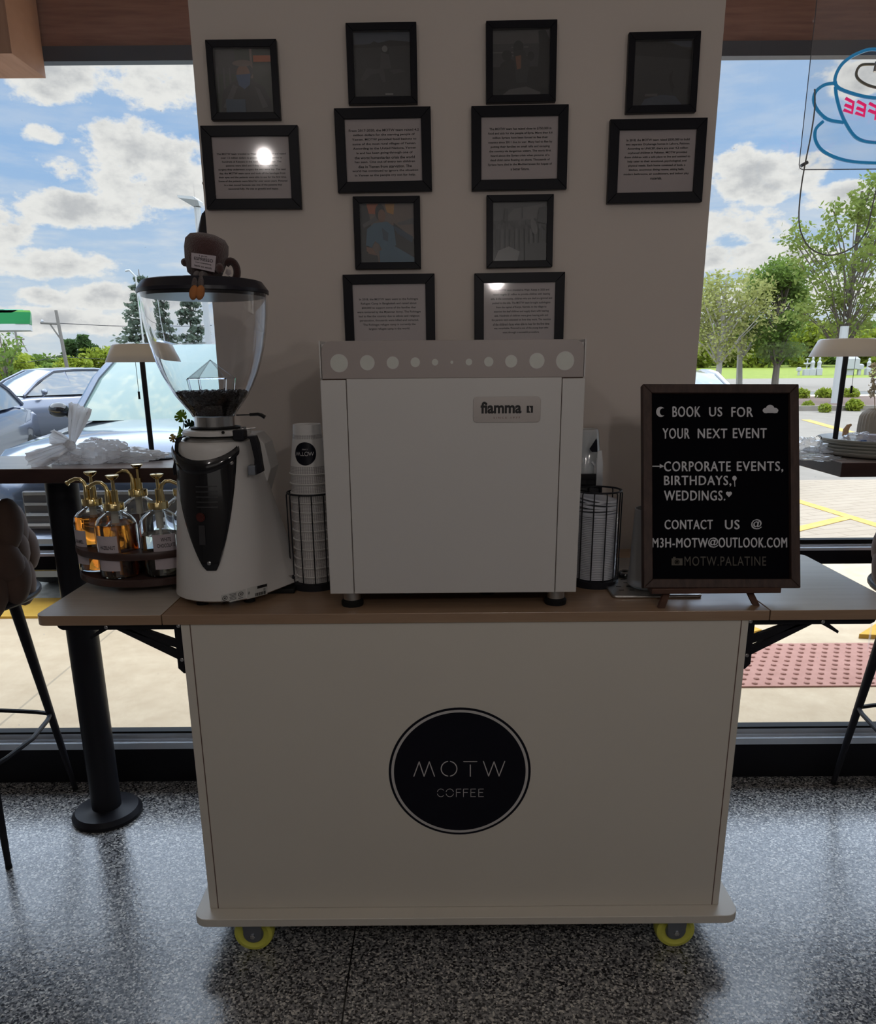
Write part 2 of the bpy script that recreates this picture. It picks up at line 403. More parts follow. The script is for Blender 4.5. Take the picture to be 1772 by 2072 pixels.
def ring2(mb, cx, cz, r0_, r1_, fn, d=.0005, mi=0, n=64):
    vs = []
    for i in range(n):
        a = 2*PI*i/n; vs += [fn(cx+r0_*math.cos(a), cz+r0_*math.sin(a), d), fn(cx+r1_*math.cos(a), cz+r1_*math.sin(a), d)]
    mb.add(vs, [(2*i, 2*i+1, (2*i+3) % (2*n), (2*i+2) % (2*n)) for i in range(n)], mi)

# ============================================================ STRUCTURE
PYF, WY = 2.33, 2.50                     # pillar face, window glazing plane
PXL, PXR = -.631, .753
m = MB(); m.box((-4.5, -4.2, -.12), (4.6, 2.64, 0)); struct(m.build('floor', M_floor, flat=True))
m = MB(); m.box((-4.5, -4.2, 3.05), (4.6, 2.66, 3.2)); struct(m.build('ceiling', M_ceil, flat=True))
m = MB(); m.box((PXL, PYF, 0), (PXR, 2.66, 3.05)); struct(m.build('wall_front', M_wall, flat=True))
m = MB(); m.box((-4.62, -4.2, 0), (-4.5, 2.66, 3.05)); struct(m.build('wall_left', M_back, flat=True))
m = MB(); m.box((4.6, -4.2, 0), (4.72, 2.66, 3.05)); struct(m.build('wall_right', M_back, flat=True))
m = MB(); m.box((-4.62, -4.32, 0), (4.72, -4.2, 3.05)); struct(m.build('wall_back', M_back, flat=True))

def window(n, xa, xb):
    root = MB(); y0, y1 = 2.54, 2.63
    root.box((xa, y0, .0), (xb, y1, .134))                  # black base panel
    root.box((xa, y0-.03, 2.90), (xb, y1, 3.05))
    root.box((xa, y0, .805), (xb, y1, .853))                # transom bar
    fr = struct(root.build('window_%d' % n, M_black, flat=True, bevel=.002))
    p = MB(); p.box((xa, 2.585, .18), (xb, 2.589, .81)); p.box((xa, 2.585, .87), (xb, 2.589, 2.92))
    p.build('window_pane', M_pane, fr, flat=True)
    s = MB(); s.box((xa, 2.536, .134), (xb, 2.62, .158)); s.box((xa, 2.555, .158), (xb, 2.61, .166)); s.box((xa, 2.57, .166), (xb, 2.60, .182))
    s.build('window_sill', M_alum, fr, flat=True)
    s = MB(); s.box((xa, 2.536, .853), (xb, 2.62, .862)); s.box((xa, 2.56, .862), (xb, 2.61, .868))
    s.build('transom_sill', M_alum, fr, flat=True)
    g = MB(); g.box((xa, 2.565, .182), (xb, 2.60, .190)); g.box((xa, 2.57, .868), (xb, 2.60, .882)); g.build('gasket', M_rubber, fr, flat=True)
window(1, -4.5, PXL); window(2, PXR, 4.6)
m = MB(); rnd = random.Random(3)
for x in [PXR+.02+.9*rnd.random() for _ in range(16)]+[PXL-.02-.9*rnd.random() for _ in range(10)]:
    m.ball((x, 2.46+.06*rnd.random(), .004), (.003+.003*rnd.random(), .0025, .0025), 6)
tag(m.build('plaster_crumbs', mat('crumb_white', (.6, .6, .6), .8)), 'small white crumbs scattered on the floor below the windows', 'debris', kind='stuff')

# roof canopy beyond the glass, with its stained wooden fascia
M_fascia = wood('stained_cedar_board', (.20, .095, .075), (.34, .18, .135), (.7, 1, 9), .6, 5)
M_soffit = wood('light_cedar_soffit', (.32, .17, .11), (.45, .26, .18), (6, .6, 1), .6, 5)
m = MB(); m.box((-6, 3.58, 2.69), (6.5, 3.62, 3.3)); fa = struct(m.build('canopy_fascia', M_fascia, flat=True))
m = MB(); m.box((-6, 3.565, 2.642), (6.5, 3.612, 2.695)); m.build('drip_edge', mat('slate_metal_flashing', (.05, .055, .075), .45), fa, flat=True)
m = MB(); m.box((-6, 2.66, 3.22), (6.5, 3.6, 3.3)); struct(m.build('canopy_soffit', M_soffit, flat=True))
m = MB(); q = at(24, 108, Y=3.3)
m.box((-3.2, 3.30, q.z), (q.x, 3.56, 3.22)); struct(m.build('canopy_beam', M_soffit, flat=True))
# wall lamp outside, peeping past the pillar
c = at(415, 464, Y=2.85)
m = MB(); T = Matrix.Translation(c)
m.lathe([(.006, .05), (.012, .035), (.03, -.02), (.036, -.028), (.030, -.028), (.0, .03)], (0, 0, 0), 20, T=T, cap=False); m.tube([c+Vector((0, 0, .045)), c+Vector((.03, 0, .08)), c+Vector((.09, -.03, .08)), c+Vector((.09, -.30, .08))], .006)
tag(m.build('wall_lamp', M_blackmetal), 'small dark bell-shaped lamp just past the pillar edge outside the left window', 'lamp')

# ============================================================ OUTSIDE GROUND
def gmat(name, c1, c2, sc, rough=.85, extra=None):
    m_ = mat(name, c1, rough, spec=.2); t = NT(m_.node_tree); b = t.n['Principled BSDF']; v = t.coords()
    f = t.noise(v, sc, 8, .65); col = t.ramp(f, [(.32, c1), (.68, c2)])
    if extra: col = extra(t, v, col)
    t.put(b.inputs['Base Color'], col); return m_
def joints(t, v, col):
    s_ = t.new('ShaderNodeSeparateXYZ'); t.l.new(v, s_.inputs[0])
    # one control joint running away at an angle, one across
    a = t.math('ABSOLUTE', t.math('ADD', s_.outputs[0], 1.87)); a = t.math('LESS_THAN', a, .006)
    return t.mix(t.math('MULTIPLY', a, .5), col, (.2, .18, .14))
M_conc = gmat('pale_concrete', (.42, .33, .225), (.50, .405, .285), 6, extra=joints)
def paver(t, v, col):
    br = t.new('ShaderNodeTexBrick'); br.inputs['Scale'].default_value = 1; br.inputs['Brick Width'].default_value = .42; br.inputs['Row Height'].default_value = .14
    br.inputs['Mortar Size'].default_value = .009; br.inputs['Color1'].default_value = (.30, .25, .19, 1); br.inputs['Color2'].default_value = (.27, .22, .165, 1); br.inputs['Mortar'].default_value = (.19, .15, .11, 1)
    mp = t.new('ShaderNodeMapping'); mp.inputs['Rotation'].default_value = (0, 0, R(-18)); t.l.new(v, mp.inputs[0]); t.l.new(mp.outputs[0], br.inputs['Vector'])
    return t.mix(.35, br.outputs['Color'], col)
M_paver = gmat('buff_brick_paving', (.28, .23, .17), (.34, .285, .22), 3, extra=paver)
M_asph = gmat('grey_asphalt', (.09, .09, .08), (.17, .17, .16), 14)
M_road = gmat('warm_grey_road', (.175, .155, .13), (.22, .197, .168), 2)  # two warm greys mottled by noise
M_mulch = gmat('brown_mulch', (.09, .06, .045), (.17, .12, .10), 9)
M_grass = gmat('spring_grass', (.13, .17, .025), (.20, .24, .04), 2)
M_yel = gmat('yellow_kerb_paint', (.45, .26, .035), (.52, .32, .06), 8)
M_pad = gmat('pink_tactile_tile', (.34, .18, .145), (.40, .22, .18), 12)
GZ = -.02
def slab(name, x0, y0, x1, y1, z0, z1, m_, poly=None):
    b = MB()
    if poly: b.prism(poly, lambda u, v, d: (u, v, d), z0, z1)
    else: b.box((x0, y0, z0), (x1, y1, z1))
    return struct(b.build(name, m_, flat=True))
slab('ground_asphalt', -200, 2.66, 200, 200, -.5, GZ-.06, M_asph)
slab('sidewalk', -12, 2.635, 16, 4.46, -.3, GZ+.02, M_conc)
slab('ramp_concrete', 1.9, 4.46, 16, 5.62, -.3, GZ+.018, M_conc)
slab('brick_paving', .3, 5.62, 30, 9.9, -.3, GZ+.01, M_paver)
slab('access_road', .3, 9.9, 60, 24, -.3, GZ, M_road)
slab('planting_bed', 2, 24.3, 80, 31, -.3, GZ+.12, M_mulch)
slab('bed_kerb', 2, 24.0, 80, 24.3, -.3, GZ+.14, M_road)
slab('footpath', 2, 31, 90, 34, -.3, GZ+.05, M_conc)
slab('verge_strip', 2, 34, 90, 38, -.3, GZ+.02, M_asph)
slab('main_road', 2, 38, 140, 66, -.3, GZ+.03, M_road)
b = MB(); b.add([(0, 66, 0), (150, 66, 0), (170, 110, .9), (0, 110, .9), (0, 160, 1.5), (190, 160, 1.5)], [(0, 1, 2, 3), (3, 2, 5, 4)])
struct(b.build('grass_bank', M_grass, flat=True))
slab('kerb_left', -12, 4.46, 1.55, 4.84, -.3, GZ+.035, M_yel)
slab('kerb_flare', 0, 0, 0, 0, -.3, GZ+.045, M_yel, poly=[(2.30, 4.00), (2.50, 3.97), (4.6, 4.1), (4.6, 4.5), (2.75, 4.42)])
slab('kerb_flare_small', 0, 0, 0, 0, -.3, GZ+.047, M_yel, poly=[(1.5, 3.93), (1.80, 4.08), (1.75, 4.2), (1.5, 4.2)])
slab('kerb_front', 1.9, 5.45, 2.55, 5.66, -.3, GZ+.03, M_yel)
# tactile pad
m = MB(); m.box((1.2, 3.345, -.2), (3.7, 3.91, GZ+.028)); pad = m.build('tactile_paving', M_pad, flat=True)
tag(pad, 'pink tactile paving pad with raised domes on the sidewalk right of the cart', 'paving')
d_ = MB(); k = 0
for r_ in range(10):
    for c_ in range(40):
        x = 1.24+c_*.061+(r_ % 2)*.030; y = 3.375+r_*.0565
        if x < 3.66: d_.lathe([(.014, 0), (.012, .006), (.006, .009), (0, .0095)], (x, y, GZ+.028), 10, cap=False)
d_.build('dome', M_pad, pad)['kind'] = 'stuff'
# yellow hatch lines on the brick paving, orange line on the road
def gline(name, label, a, b_, wd, z, m_):
    a = Vector(a); b_ = Vector(b_); t_ = (b_-a).normalized(); n_ = Vector((-t_.y, t_.x))*wd/2
    q = MB(); q.prism([tuple(a-n_), tuple(b_-n_), tuple(b_+n_), tuple(a+n_)], lambda u, v, d: (u, v, d), z, z+.004)
    return tag(q.build(name, m_, flat=True), label, 'road marking')
M_yline = gmat('worn_yellow_line', (.44, .27, .06), (.50, .34, .12), 7)
P = lambda x, y: at(x, y, z=0).to_2d()
gline('parking_line', 'yellow hatch line running down to the right across the brick paving', P(1600, 1008), P(1790, 1066), .12, GZ+.011, M_yline)
gline('parking_line', 'yellow hatch line running up to the right to meet the longer one', P(1560, 1082), P(1712, 1046), .12, GZ+.012, M_yline)
gline('road_line', 'thin orange line on the grey road beyond the brick paving', P(1630, 848), P(1745, 880), .22, GZ+.002, M_yline)

# ============================================================ VEGETATION
def leafmat(name, c1, c2):
    m_ = mat(name, c1, .6, spec=.2); t = NT(m_.node_tree); b = t.n['Principled BSDF']
    tl = t.new('ShaderNodeBsdfTranslucent'); f = t.noise(t.coords(), 1.2, 5, .7); col = t.ramp(f, [(.3, c1), (.7, c2)])
    t.put(b.inputs['Base Color'], col); t.l.new(col, tl.inputs[0])
    mx = t.new('ShaderNodeMixShader'); mx.inputs[0].default_value = .45; t.l.new(b.outputs[0], mx.inputs[1]); t.l.new(tl.outputs[0], mx.inputs[2])
    t.l.new(mx.outputs[0], t.n['Material Output'].inputs[0]); return m_
L_bright = leafmat('bright_spring_leaves', (.16, .22, .02), (.30, .34, .04))
L_mid = leafmat('mid_green_leaves', (.08, .145, .025), (.16, .23, .045))
L_dark = leafmat('dark_green_leaves', (.035, .075, .025), (.07, .12, .035))
L_sprc = leafmat('blue_green_needles', (.09, .13, .095), (.18, .22, .16))
L_birch = leafmat('yellow_green_leaves', (.24, .26, .07), (.34, .35, .13))
L_maple = leafmat('maple_leaves', (.11, .17, .03), (.24, .28, .07))
M_bark = mat('grey_bark', (.13, .11, .09), .9, var=.25, vscale=6)
M_birchb = mat('pale_birch_bark', (.34, .32, .29), .85, var=.2, vscale=5)
def leaves(mb, pts, size, rnd, up=.3):
    for p in pts:
        a = Vector((rnd.gauss(0, 1), rnd.gauss(0, 1), rnd.gauss(0, 1)*(1-up))).normalized()
        b = a.cross(Vector((rnd.gauss(0, 1), rnd.gauss(0, 1), rnd.gauss(0, 1)))).normalized()
        s_ = size*(.6+.8*rnd.random())
        mb.add([p-a*s_, p-b*s_*.5, p+a*s_, p+b*s_*.5], [(0, 1, 2, 3)])
def blob_pts(rnd, c, r, n):
    out = []
    for _ in range(n):
        v = Vector((rnd.gauss(0, 1), rnd.gauss(0, 1), rnd.gauss(0, 1))).normalized()*(rnd.random()**.45)
        out.append(Vector((c[0]+v.x*r[0], c[1]+v.y*r[1], c[2]+v.z*r[2])))
    return out
def tree(name, label, x, y, h, r, crown0, n, size, lm, bm, seed, clumps=14, group=None, trunk=.03, wob=.0, cat='tree', sparse=1.0):
    rnd = random.Random(seed); root = thing(name, label, cat, (x, y, 0), group)
    t = MB(); f = MB()
    top = Vector((x+rnd.uniform(-.3, .3)*wob, y, h*.93))
    t.tube([Vector((x, y, -.05)), Vector((x+.05*h*wob*rnd.uniform(-1, 1), y, h*.4)), top], [h*trunk, h*trunk*.7, h*.006], 8)
    for i in range(clumps):
        g = rnd.random(); z = h*(crown0+(1-crown0)*(.08+.88*g)); rr = r*math.sin(PI*(.16+.74*g))**.8
        a = rnd.random()*2*PI; q = rnd.random()**.5*rr*.8
        k = r*rnd.uniform(.28, .48)*sparse; z = min(z, h-k*.8); c = Vector((x+q*math.cos(a), y+q*math.sin(a), z))
        base = Vector((x, y, max(h*crown0*.7, z-q*1.1-.1*h)))
        t.tube([base, base.lerp(c, .5)+Vector((0, 0, .03*h)), c], [h*trunk*.32, h*trunk*.2, h*.003], 5)
        leaves(f, blob_pts(rnd, c, (k, k, k*.85), n//clumps), size, rnd)
    t.build('trunk', bm, root); f.build('foliage', lm, root, flat=True); return root
def conifer(name, label, x, y, h, r, n, seed, group=None, lm=None, size=.22):
    rnd = random.Random(seed); root = thing(name, label, 'tree', (x, y, 0), group)
    t = MB(); f = MB(); t.tube([(x, y, -.05), (x, y, h)], [h*.018, h*.003], 8)
    tiers = int(h*2.4)
    for i in range(tiers):
        g = i/tiers; z = h*(.10+.9*g); rr = r*(1-g)**.75*rnd.uniform(.6, 1.15)+.1
        for j in range(9):
            a = rnd.random()*2*PI; L = rr*rnd.uniform(.65, 1.1)
            e = Vector((x+L*math.cos(a), y+L*math.sin(a), z-.10*L))
            t.tube([(x, y, z), e], [.03, .01], 4)
            pts = []
            for _ in range(max(5, int(n/tiers/9))):
                u = rnd.random()**.6; p = Vector((x, y, z)).lerp(e, u); p += Vector((rnd.gauss(0, .13), rnd.gauss(0, .13), rnd.gauss(-.12, .12)))*(.4+L*.3); pts.append(p)
            leaves(f, pts, size, rnd, .6)
    t.build('trunk', M_bark, root); f.build('foliage', lm or L_sprc, root, flat=True); return root
def gx(px, Y): return at(px, 733, Y=Y).x
def gz(px, py, Y): return at(px, py, Y=Y).z
# left window: spruces, poplars, hedge of round trees
conifer('spruce_tree', 'tall dark spruce seen left of the coffee grinder hopper', gx(300, 40), 40, gz(285, 545, 40), 1.9, 4200, 11, size=.13)
conifer('spruce_tree', 'tall dark spruce seen through the clear grinder hopper', gx(385, 42), 42, gz(385, 560, 42), 1.9, 4200, 12, size=.13)
def poplar(label, px, py, Y, r, seed):
    h = gz(px, py, Y); x = gx(px, Y); root = thing('poplar_tree', label, 'tree', (x, Y, 0), 'columnar poplars beyond the car park')
    rnd = random.Random(seed); f = MB(); t = MB(); t.tube([(x, Y, -.05), (x, Y, h*.9)], [.15, .03], 6)
    for i in range(12):
        g = i/11; leaves(f, blob_pts(rnd, (x+rnd.uniform(-.1, .1), Y, h*(.1+.85*g)), (r*(1-.6*g**2), r, h*.09), 170), .2, rnd)
    t.build('trunk', M_bark, root); f.build('foliage', L_dark, root, flat=True)
poplar('dark columnar poplar, the taller pointed one of the pair', 176, 680, 60, .75, 3)
poplar('dark columnar poplar, the shorter left one beside the leaning pole', 146, 690, 60, .75, 4)
poplar('dark narrow poplar leaning right of the tallest poplar', 192, 700, 61, .8, 5)
LG = 'round trees beyond the car park'
for i, (px, py, Y, r, lm, lb) in enumerate([
        (15, 722, 45, 2.6, L_bright, 'bright lime green round tree below the green canopy'),
        (62, 728, 55, 2.2, L_mid, 'mid green round tree left of the leaning pole'),
        (98, 728, 55, 2.4, L_mid, 'mid green round tree directly behind the leaning pole'),
        (150, 734, 50, 1.7, L_bright, 'lime green round tree in front of the poplars'),
        (214, 712, 60, 2.3, L_bright, 'lime green tree right of the poplars by the lamp shade'),
        (120, 745, 52, 1.9, L_mid, 'low olive green tree at the foot of the leaning pole')]):
    tree('round_tree', lb, gx(px, Y), Y, gz(px, py, Y)+.35, r*.85, .05, 2600, .16, lm, M_bark, 30+i, 20, LG)
tree('young_tree', 'sparse young tree at the far left edge below the canopy', gx(8, 30), 30, gz(8, 668, 30), 1.0, .35, 500, .1, L_mid, M_bark, 50, 12)
# right window
tree('birch_tree', 'pale yellow green birch with a white trunk beside the pillar', gx(1455, 44), 44, gz(1455, 545, 44), 3.0, .28, 5200, .11, L_birch, M_birchb, 61, 34, wob=1)
tree('birch_tree', 'thin bare topped birch between the pillar birch and the green tree', gx(1500, 47), 47, gz(1500, 540, 47), 2.3, .35, 1500, .09, L_birch, M_birchb, 62, 26, wob=1)
tree('ash_tree', 'dense fresh green tree in the middle of the right window', gx(1572, 45), 45, gz(1570, 515, 45), 2.1, .20, 8000, .12, L_mid, M_bark, 63, 40)
tree('maple_tree', 'large maple with open branches behind the neon sign', gx(1700, 27), 27, gz(1745, 352, 27), 2.7, .30, 5200, .085, L_maple, M_bark, 64, 60, trunk=.012, wob=1, sparse=.55)
HG = 'woodland edge beyond the main road'
for i, px in enumerate((1385, 1425, 1470, 1515, 1560, 1605, 1650, 1695, 1740, 1785)):
    Y = 98+10*(i % 3)
    lbs = ['leafy woodland tree at the pillar edge, %s', 'leafy woodland tree %s']
    where = ['mostly hidden by the pillar', 'next to the pillar edge', 'behind the white birch trunk', 'right of the birch trunk', 'behind the green ash trunk', 'left of the statues',
             'behind the leftmost statues', 'behind the right lamp shade', 'right of the lamp stem', 'at the right frame edge'][i]
    tree('woodland_tree', 'leafy woodland tree beyond the road, '+where, gx(px, Y), Y, gz(px, 650+12*(i % 2), Y), 4.3, .02, 3400, .36, (L_bright, L_mid, L_mid)[i % 3], M_bark, 80+i, 26, HG)
# low shrubs in the planting bed
for i, (px, py, s_) in enumerate([(1619, 805, 1.0), (1666, 804, 1.0), (1718, 803, 1.0), (1634, 822, .6), (1668, 827, .6), (1727, 824, .9)]):
    g = at(px, py+6, z=0); root = thing('garden_shrub', 'small bright green shrub in the bed, '+['back row, nearest the board', 'back row, middle', 'back row, right of lamp stem', 'front row, nearest the board', 'front row, middle', 'front row, right of lamp stem'][i], 'shrub', (g.x, g.y, 0), 'shrubs in the planting bed')
    rnd = random.Random(i); f = MB(); k = .012*g.y*s_*.95
    leaves(f, blob_pts(rnd, (g.x, g.y, k*.6), (k, k, k*.75), 500), .07, rnd, 0); f.build('foliage', L_bright, root, flat=True)
    t = MB(); t.tube([(g.x, g.y, -.02), (g.x, g.y, k*.8)], [.03, .01], 6); t.build('stem', M_bark, root)
# graveyard / garden statues
SG = 'white statues on the grass bank'
M_stone = mat('weathered_white_stone', (.38, .38, .40), .8, var=.1)
def statue(px, py0, py1, kind, label):
    Y = 72; b0 = at(px, py1, Y=Y); h = at(px, py0, Y=Y).z-b0.z; x = b0.x; root = thing('garden_statue', label, 'statue', (x, Y, b0.z), SG)
    s_ = MB(); s_.box((x-.22*h, Y-.2*h, b0.z-.4), (x+.22*h, Y+.2*h, b0.z+.18*h)); s_.build('plinth', M_stone, root, bevel=.02)
    f = MB()
    if kind == 0: f.lathe([(.17*h, .18*h), (.13*h, .4*h), (.16*h, .62*h), (.06*h, .78*h), (.09*h, .86*h), (.07*h, .96*h), (0, h)], (x, Y, b0.z), 14, cap=False)
    elif kind == 1: f.lathe([(.05*h, .18*h), (.05*h, .45*h), (.26*h, .6*h), (.24*h, .66*h), (.05*h, .66*h), (.04*h, .86*h), (.16*h, .94*h), (0, h)], (x, Y, b0.z), 14, cap=False)
    else: f.loft([[(x+u*h*.5, Y+v*h*.3, b0.z+zz*h) for u, v in ((-1, -1), (1, -1), (1, 1), (-1, 1))] for zz in (.18, .8)]+[[(x+u*h*.25, Y+v*h*.15, b0.z+h) for u, v in ((-1, -1), (1, -1), (1, 1), (-1, 1))]])
    f.build('figure', M_stone, root)
for a in [(1616, 743, 752, 2, 'low white stone block, leftmost of the statues'), (1631, 725, 752, 1, 'white tiered stone fountain left of the tall figures'), (1642, 722, 752, 0, 'tall white statue under the left rim of the lamp shade'),
          (1656, 723, 750, 0, 'slim white statue second under the lamp shade'), (1717, 720, 752, 2, 'grey stone monument just right of the lamp stem'), (1738, 736, 750, 2, 'wide white stone group right of the lamp chain'), (1756, 724, 750, 0, 'slim white statue nearest the right frame edge')]: statue(*a)

# ============================================================ STREET FURNITURE
M_pole = mat('pale_painted_steel', (.40, .41, .40), .5); M_wpole = mat('weathered_wood_pole', (.17, .155, .14), .9, var=.15)
# parking light with square head
a = at(408, 470, Y=22); tp = at(399, 420, Y=22); root = thing('parking_light', 'tall pale parking lot light with a square head beside the pillar', 'street light', (tp.x, 22, 0))
b = MB(); b.tube([(tp.x, 22, -.05), (tp.x, 22, tp.z)], [.11, .085], 12); b.build('pole', M_pole, root)
hl = at(363, 398, Y=22); hr = at(405, 412, Y=22)
b = MB(); b.loft([[(hl.x, 21.8, hl.z), (hr.x-.12, 21.8, hl.z-.03), (hr.x-.12, 22.3, hl.z), (hl.x, 22.3, hl.z)], [(hl.x+.02, 21.8, hl.z-.06), (hr.x, 21.8, hl.z-.12), (hr.x, 22.3, hl.z-.1), (hl.x+.02, 22.3, hl.z-.05)], [(tp.x-.09, 21.9, tp.z+.02), (tp.x+.09, 21.9, tp.z+.02), (tp.x+.09, 22.1, tp.z+.02), (tp.x-.09, 22.1, tp.z+.02)]]); b.build('lamp_head', M_pole, root)
t0 = at(262, 548, Y=30); root = thing('parking_light', 'distant parking light with curved top left of the spruce', 'street light', (t0.x, 30, 0))
b = MB(); b.tube([(t0.x+.25, 30, -.05), (t0.x+.2, 30, t0.z-.2), (t0.x, 30, t0.z+.02), (t0.x-.15, 30, t0.z)], .035, 8); b.build('pole', M_pole, root)
# grey sign post right
p0 = at(1688, 822, z=0); root = thing('lamp_post', 'grey post standing in the planting bed behind the right table lamp', 'post', (p0.x, p0.y, 0)); b = MB(); b.tube([(p0.x, p0.y, -.05), (p0.x, p0.y, gz(1700, 660, p0.y))], .13, 10); b.build('pole', M_pole, root)
root = None
# utility poles and wires
def upole(label, p_top, p_bot, Y, arm, seed=0):
    a = at(*p_top, Y=Y); b_ = at(*p_bot, Y=Y); r_ = thing('utility_pole', label, 'utility pole', (b_.x, Y, 0), 'utility poles beyond the car park')
    m_ = MB(); m_.tube([(b_.x+(b_.x-a.x)*.05, Y, -.1), (a.x, Y, a.z)], [.11, .08], 8); m_.build('pole', M_wpole, r_)
    l = at(arm[0], arm[2], Y=Y); q = at(arm[1], arm[3], Y=Y)
    m_ = MB(); m_.tube([l, q], .06, 6); m_.tube([l.lerp(q, .5), Vector((q.x+.1, Y, q.z-.9))], .04, 5); m_.build('crossarm', M_wpole, r_)
    m_ = MB(); m_.lathe([(.05, 0), (.07, .08), (.03, .16)], (l.x+.1, Y, l.z), 8); m_.build('insulator', M_stone, r_)
upole('grey leaning utility pole with a crossarm in front of the poplars', (113, 628), (143, 776), 42, (82, 118, 653, 655))
upole('distant utility pole with a short arm below the green canopy', (30, 665), (41, 721), 60, (35, 49, 687, 686))
wz = at(118, 654, Y=42)
for i, (y0_, y1_, lb) in enumerate([(654, 658, 'upper power line right of the leaning pole'), (722, 726, 'lower power line crossing the poplars'), (716, 728, 'lower power line running left from the leaning pole')]):
    a = at(118, y0_, Y=42) if i < 2 else at(0, 736, Y=45); b_ = at(430, y1_, Y=48) if i < 2 else at(128, 718, Y=42)
    m = MB(); m.tube([a.lerp(b_, k/8)-Vector((0, 0, .12*math.sin(PI*k/8))) for k in range(9)], .018, 5)
    tag(m.build('power_line', M_blackmetal), lb, 'cable', 'power lines')
# fuel station canopy
a = at(-40, 626, Y=38); b_ = at(57, 648, Y=38); lo = at(30, 668, Y=38)
root = thing('station_canopy', 'green and white rounded station canopy at the far left edge', 'canopy', (b_.x-3, 38, 0))
def cprof(z0, z1, ins): return [[(x, y, z) for x, y in ((b_.x-9, 38), (b_.x-ins-.4, 38), (b_.x-ins*.5, 38.3), (b_.x-ins*.2-.6, 39.6), (b_.x-9, 42))] for z in (z0, z1)]
H0, H1 = lo.z, a.z
m = MB(); m.loft(cprof(H0, H0+.28, .25)); m.build('soffit_band', mat('canopy_white', (.5, .5, .49), .5), root)
m = MB(); m.loft([cprof(H0+.28, H0+.3, .2)[0], cprof(H0+.75, 0, 0.0)[0], cprof(H0+.8, 0, .0)[0]]); m.build('green_band', mat('canopy_green', (.02, .22, .07), .35), root)
m = MB(); m.loft([cprof(H0+.8, 0, .0)[0], cprof(H0+.88, 0, 0.01)[0]]); m.build('lime_stripe', mat('canopy_lime', (.14, .36, .07), .35), root)
m = MB(); m.loft([cprof(H0+.88, 0, .01)[0], cprof(H1-.15, 0, .3)[0], cprof(H1, 0, .7)[0]]); m.build('upper_band', mat('canopy_teal', (.05, .27, .17), .35), root)
m = MB(); m.tube([(b_.x-7, 40, -.05), (b_.x-7, 40, H0)], .25, 12); m.build('column', M_pole, root)

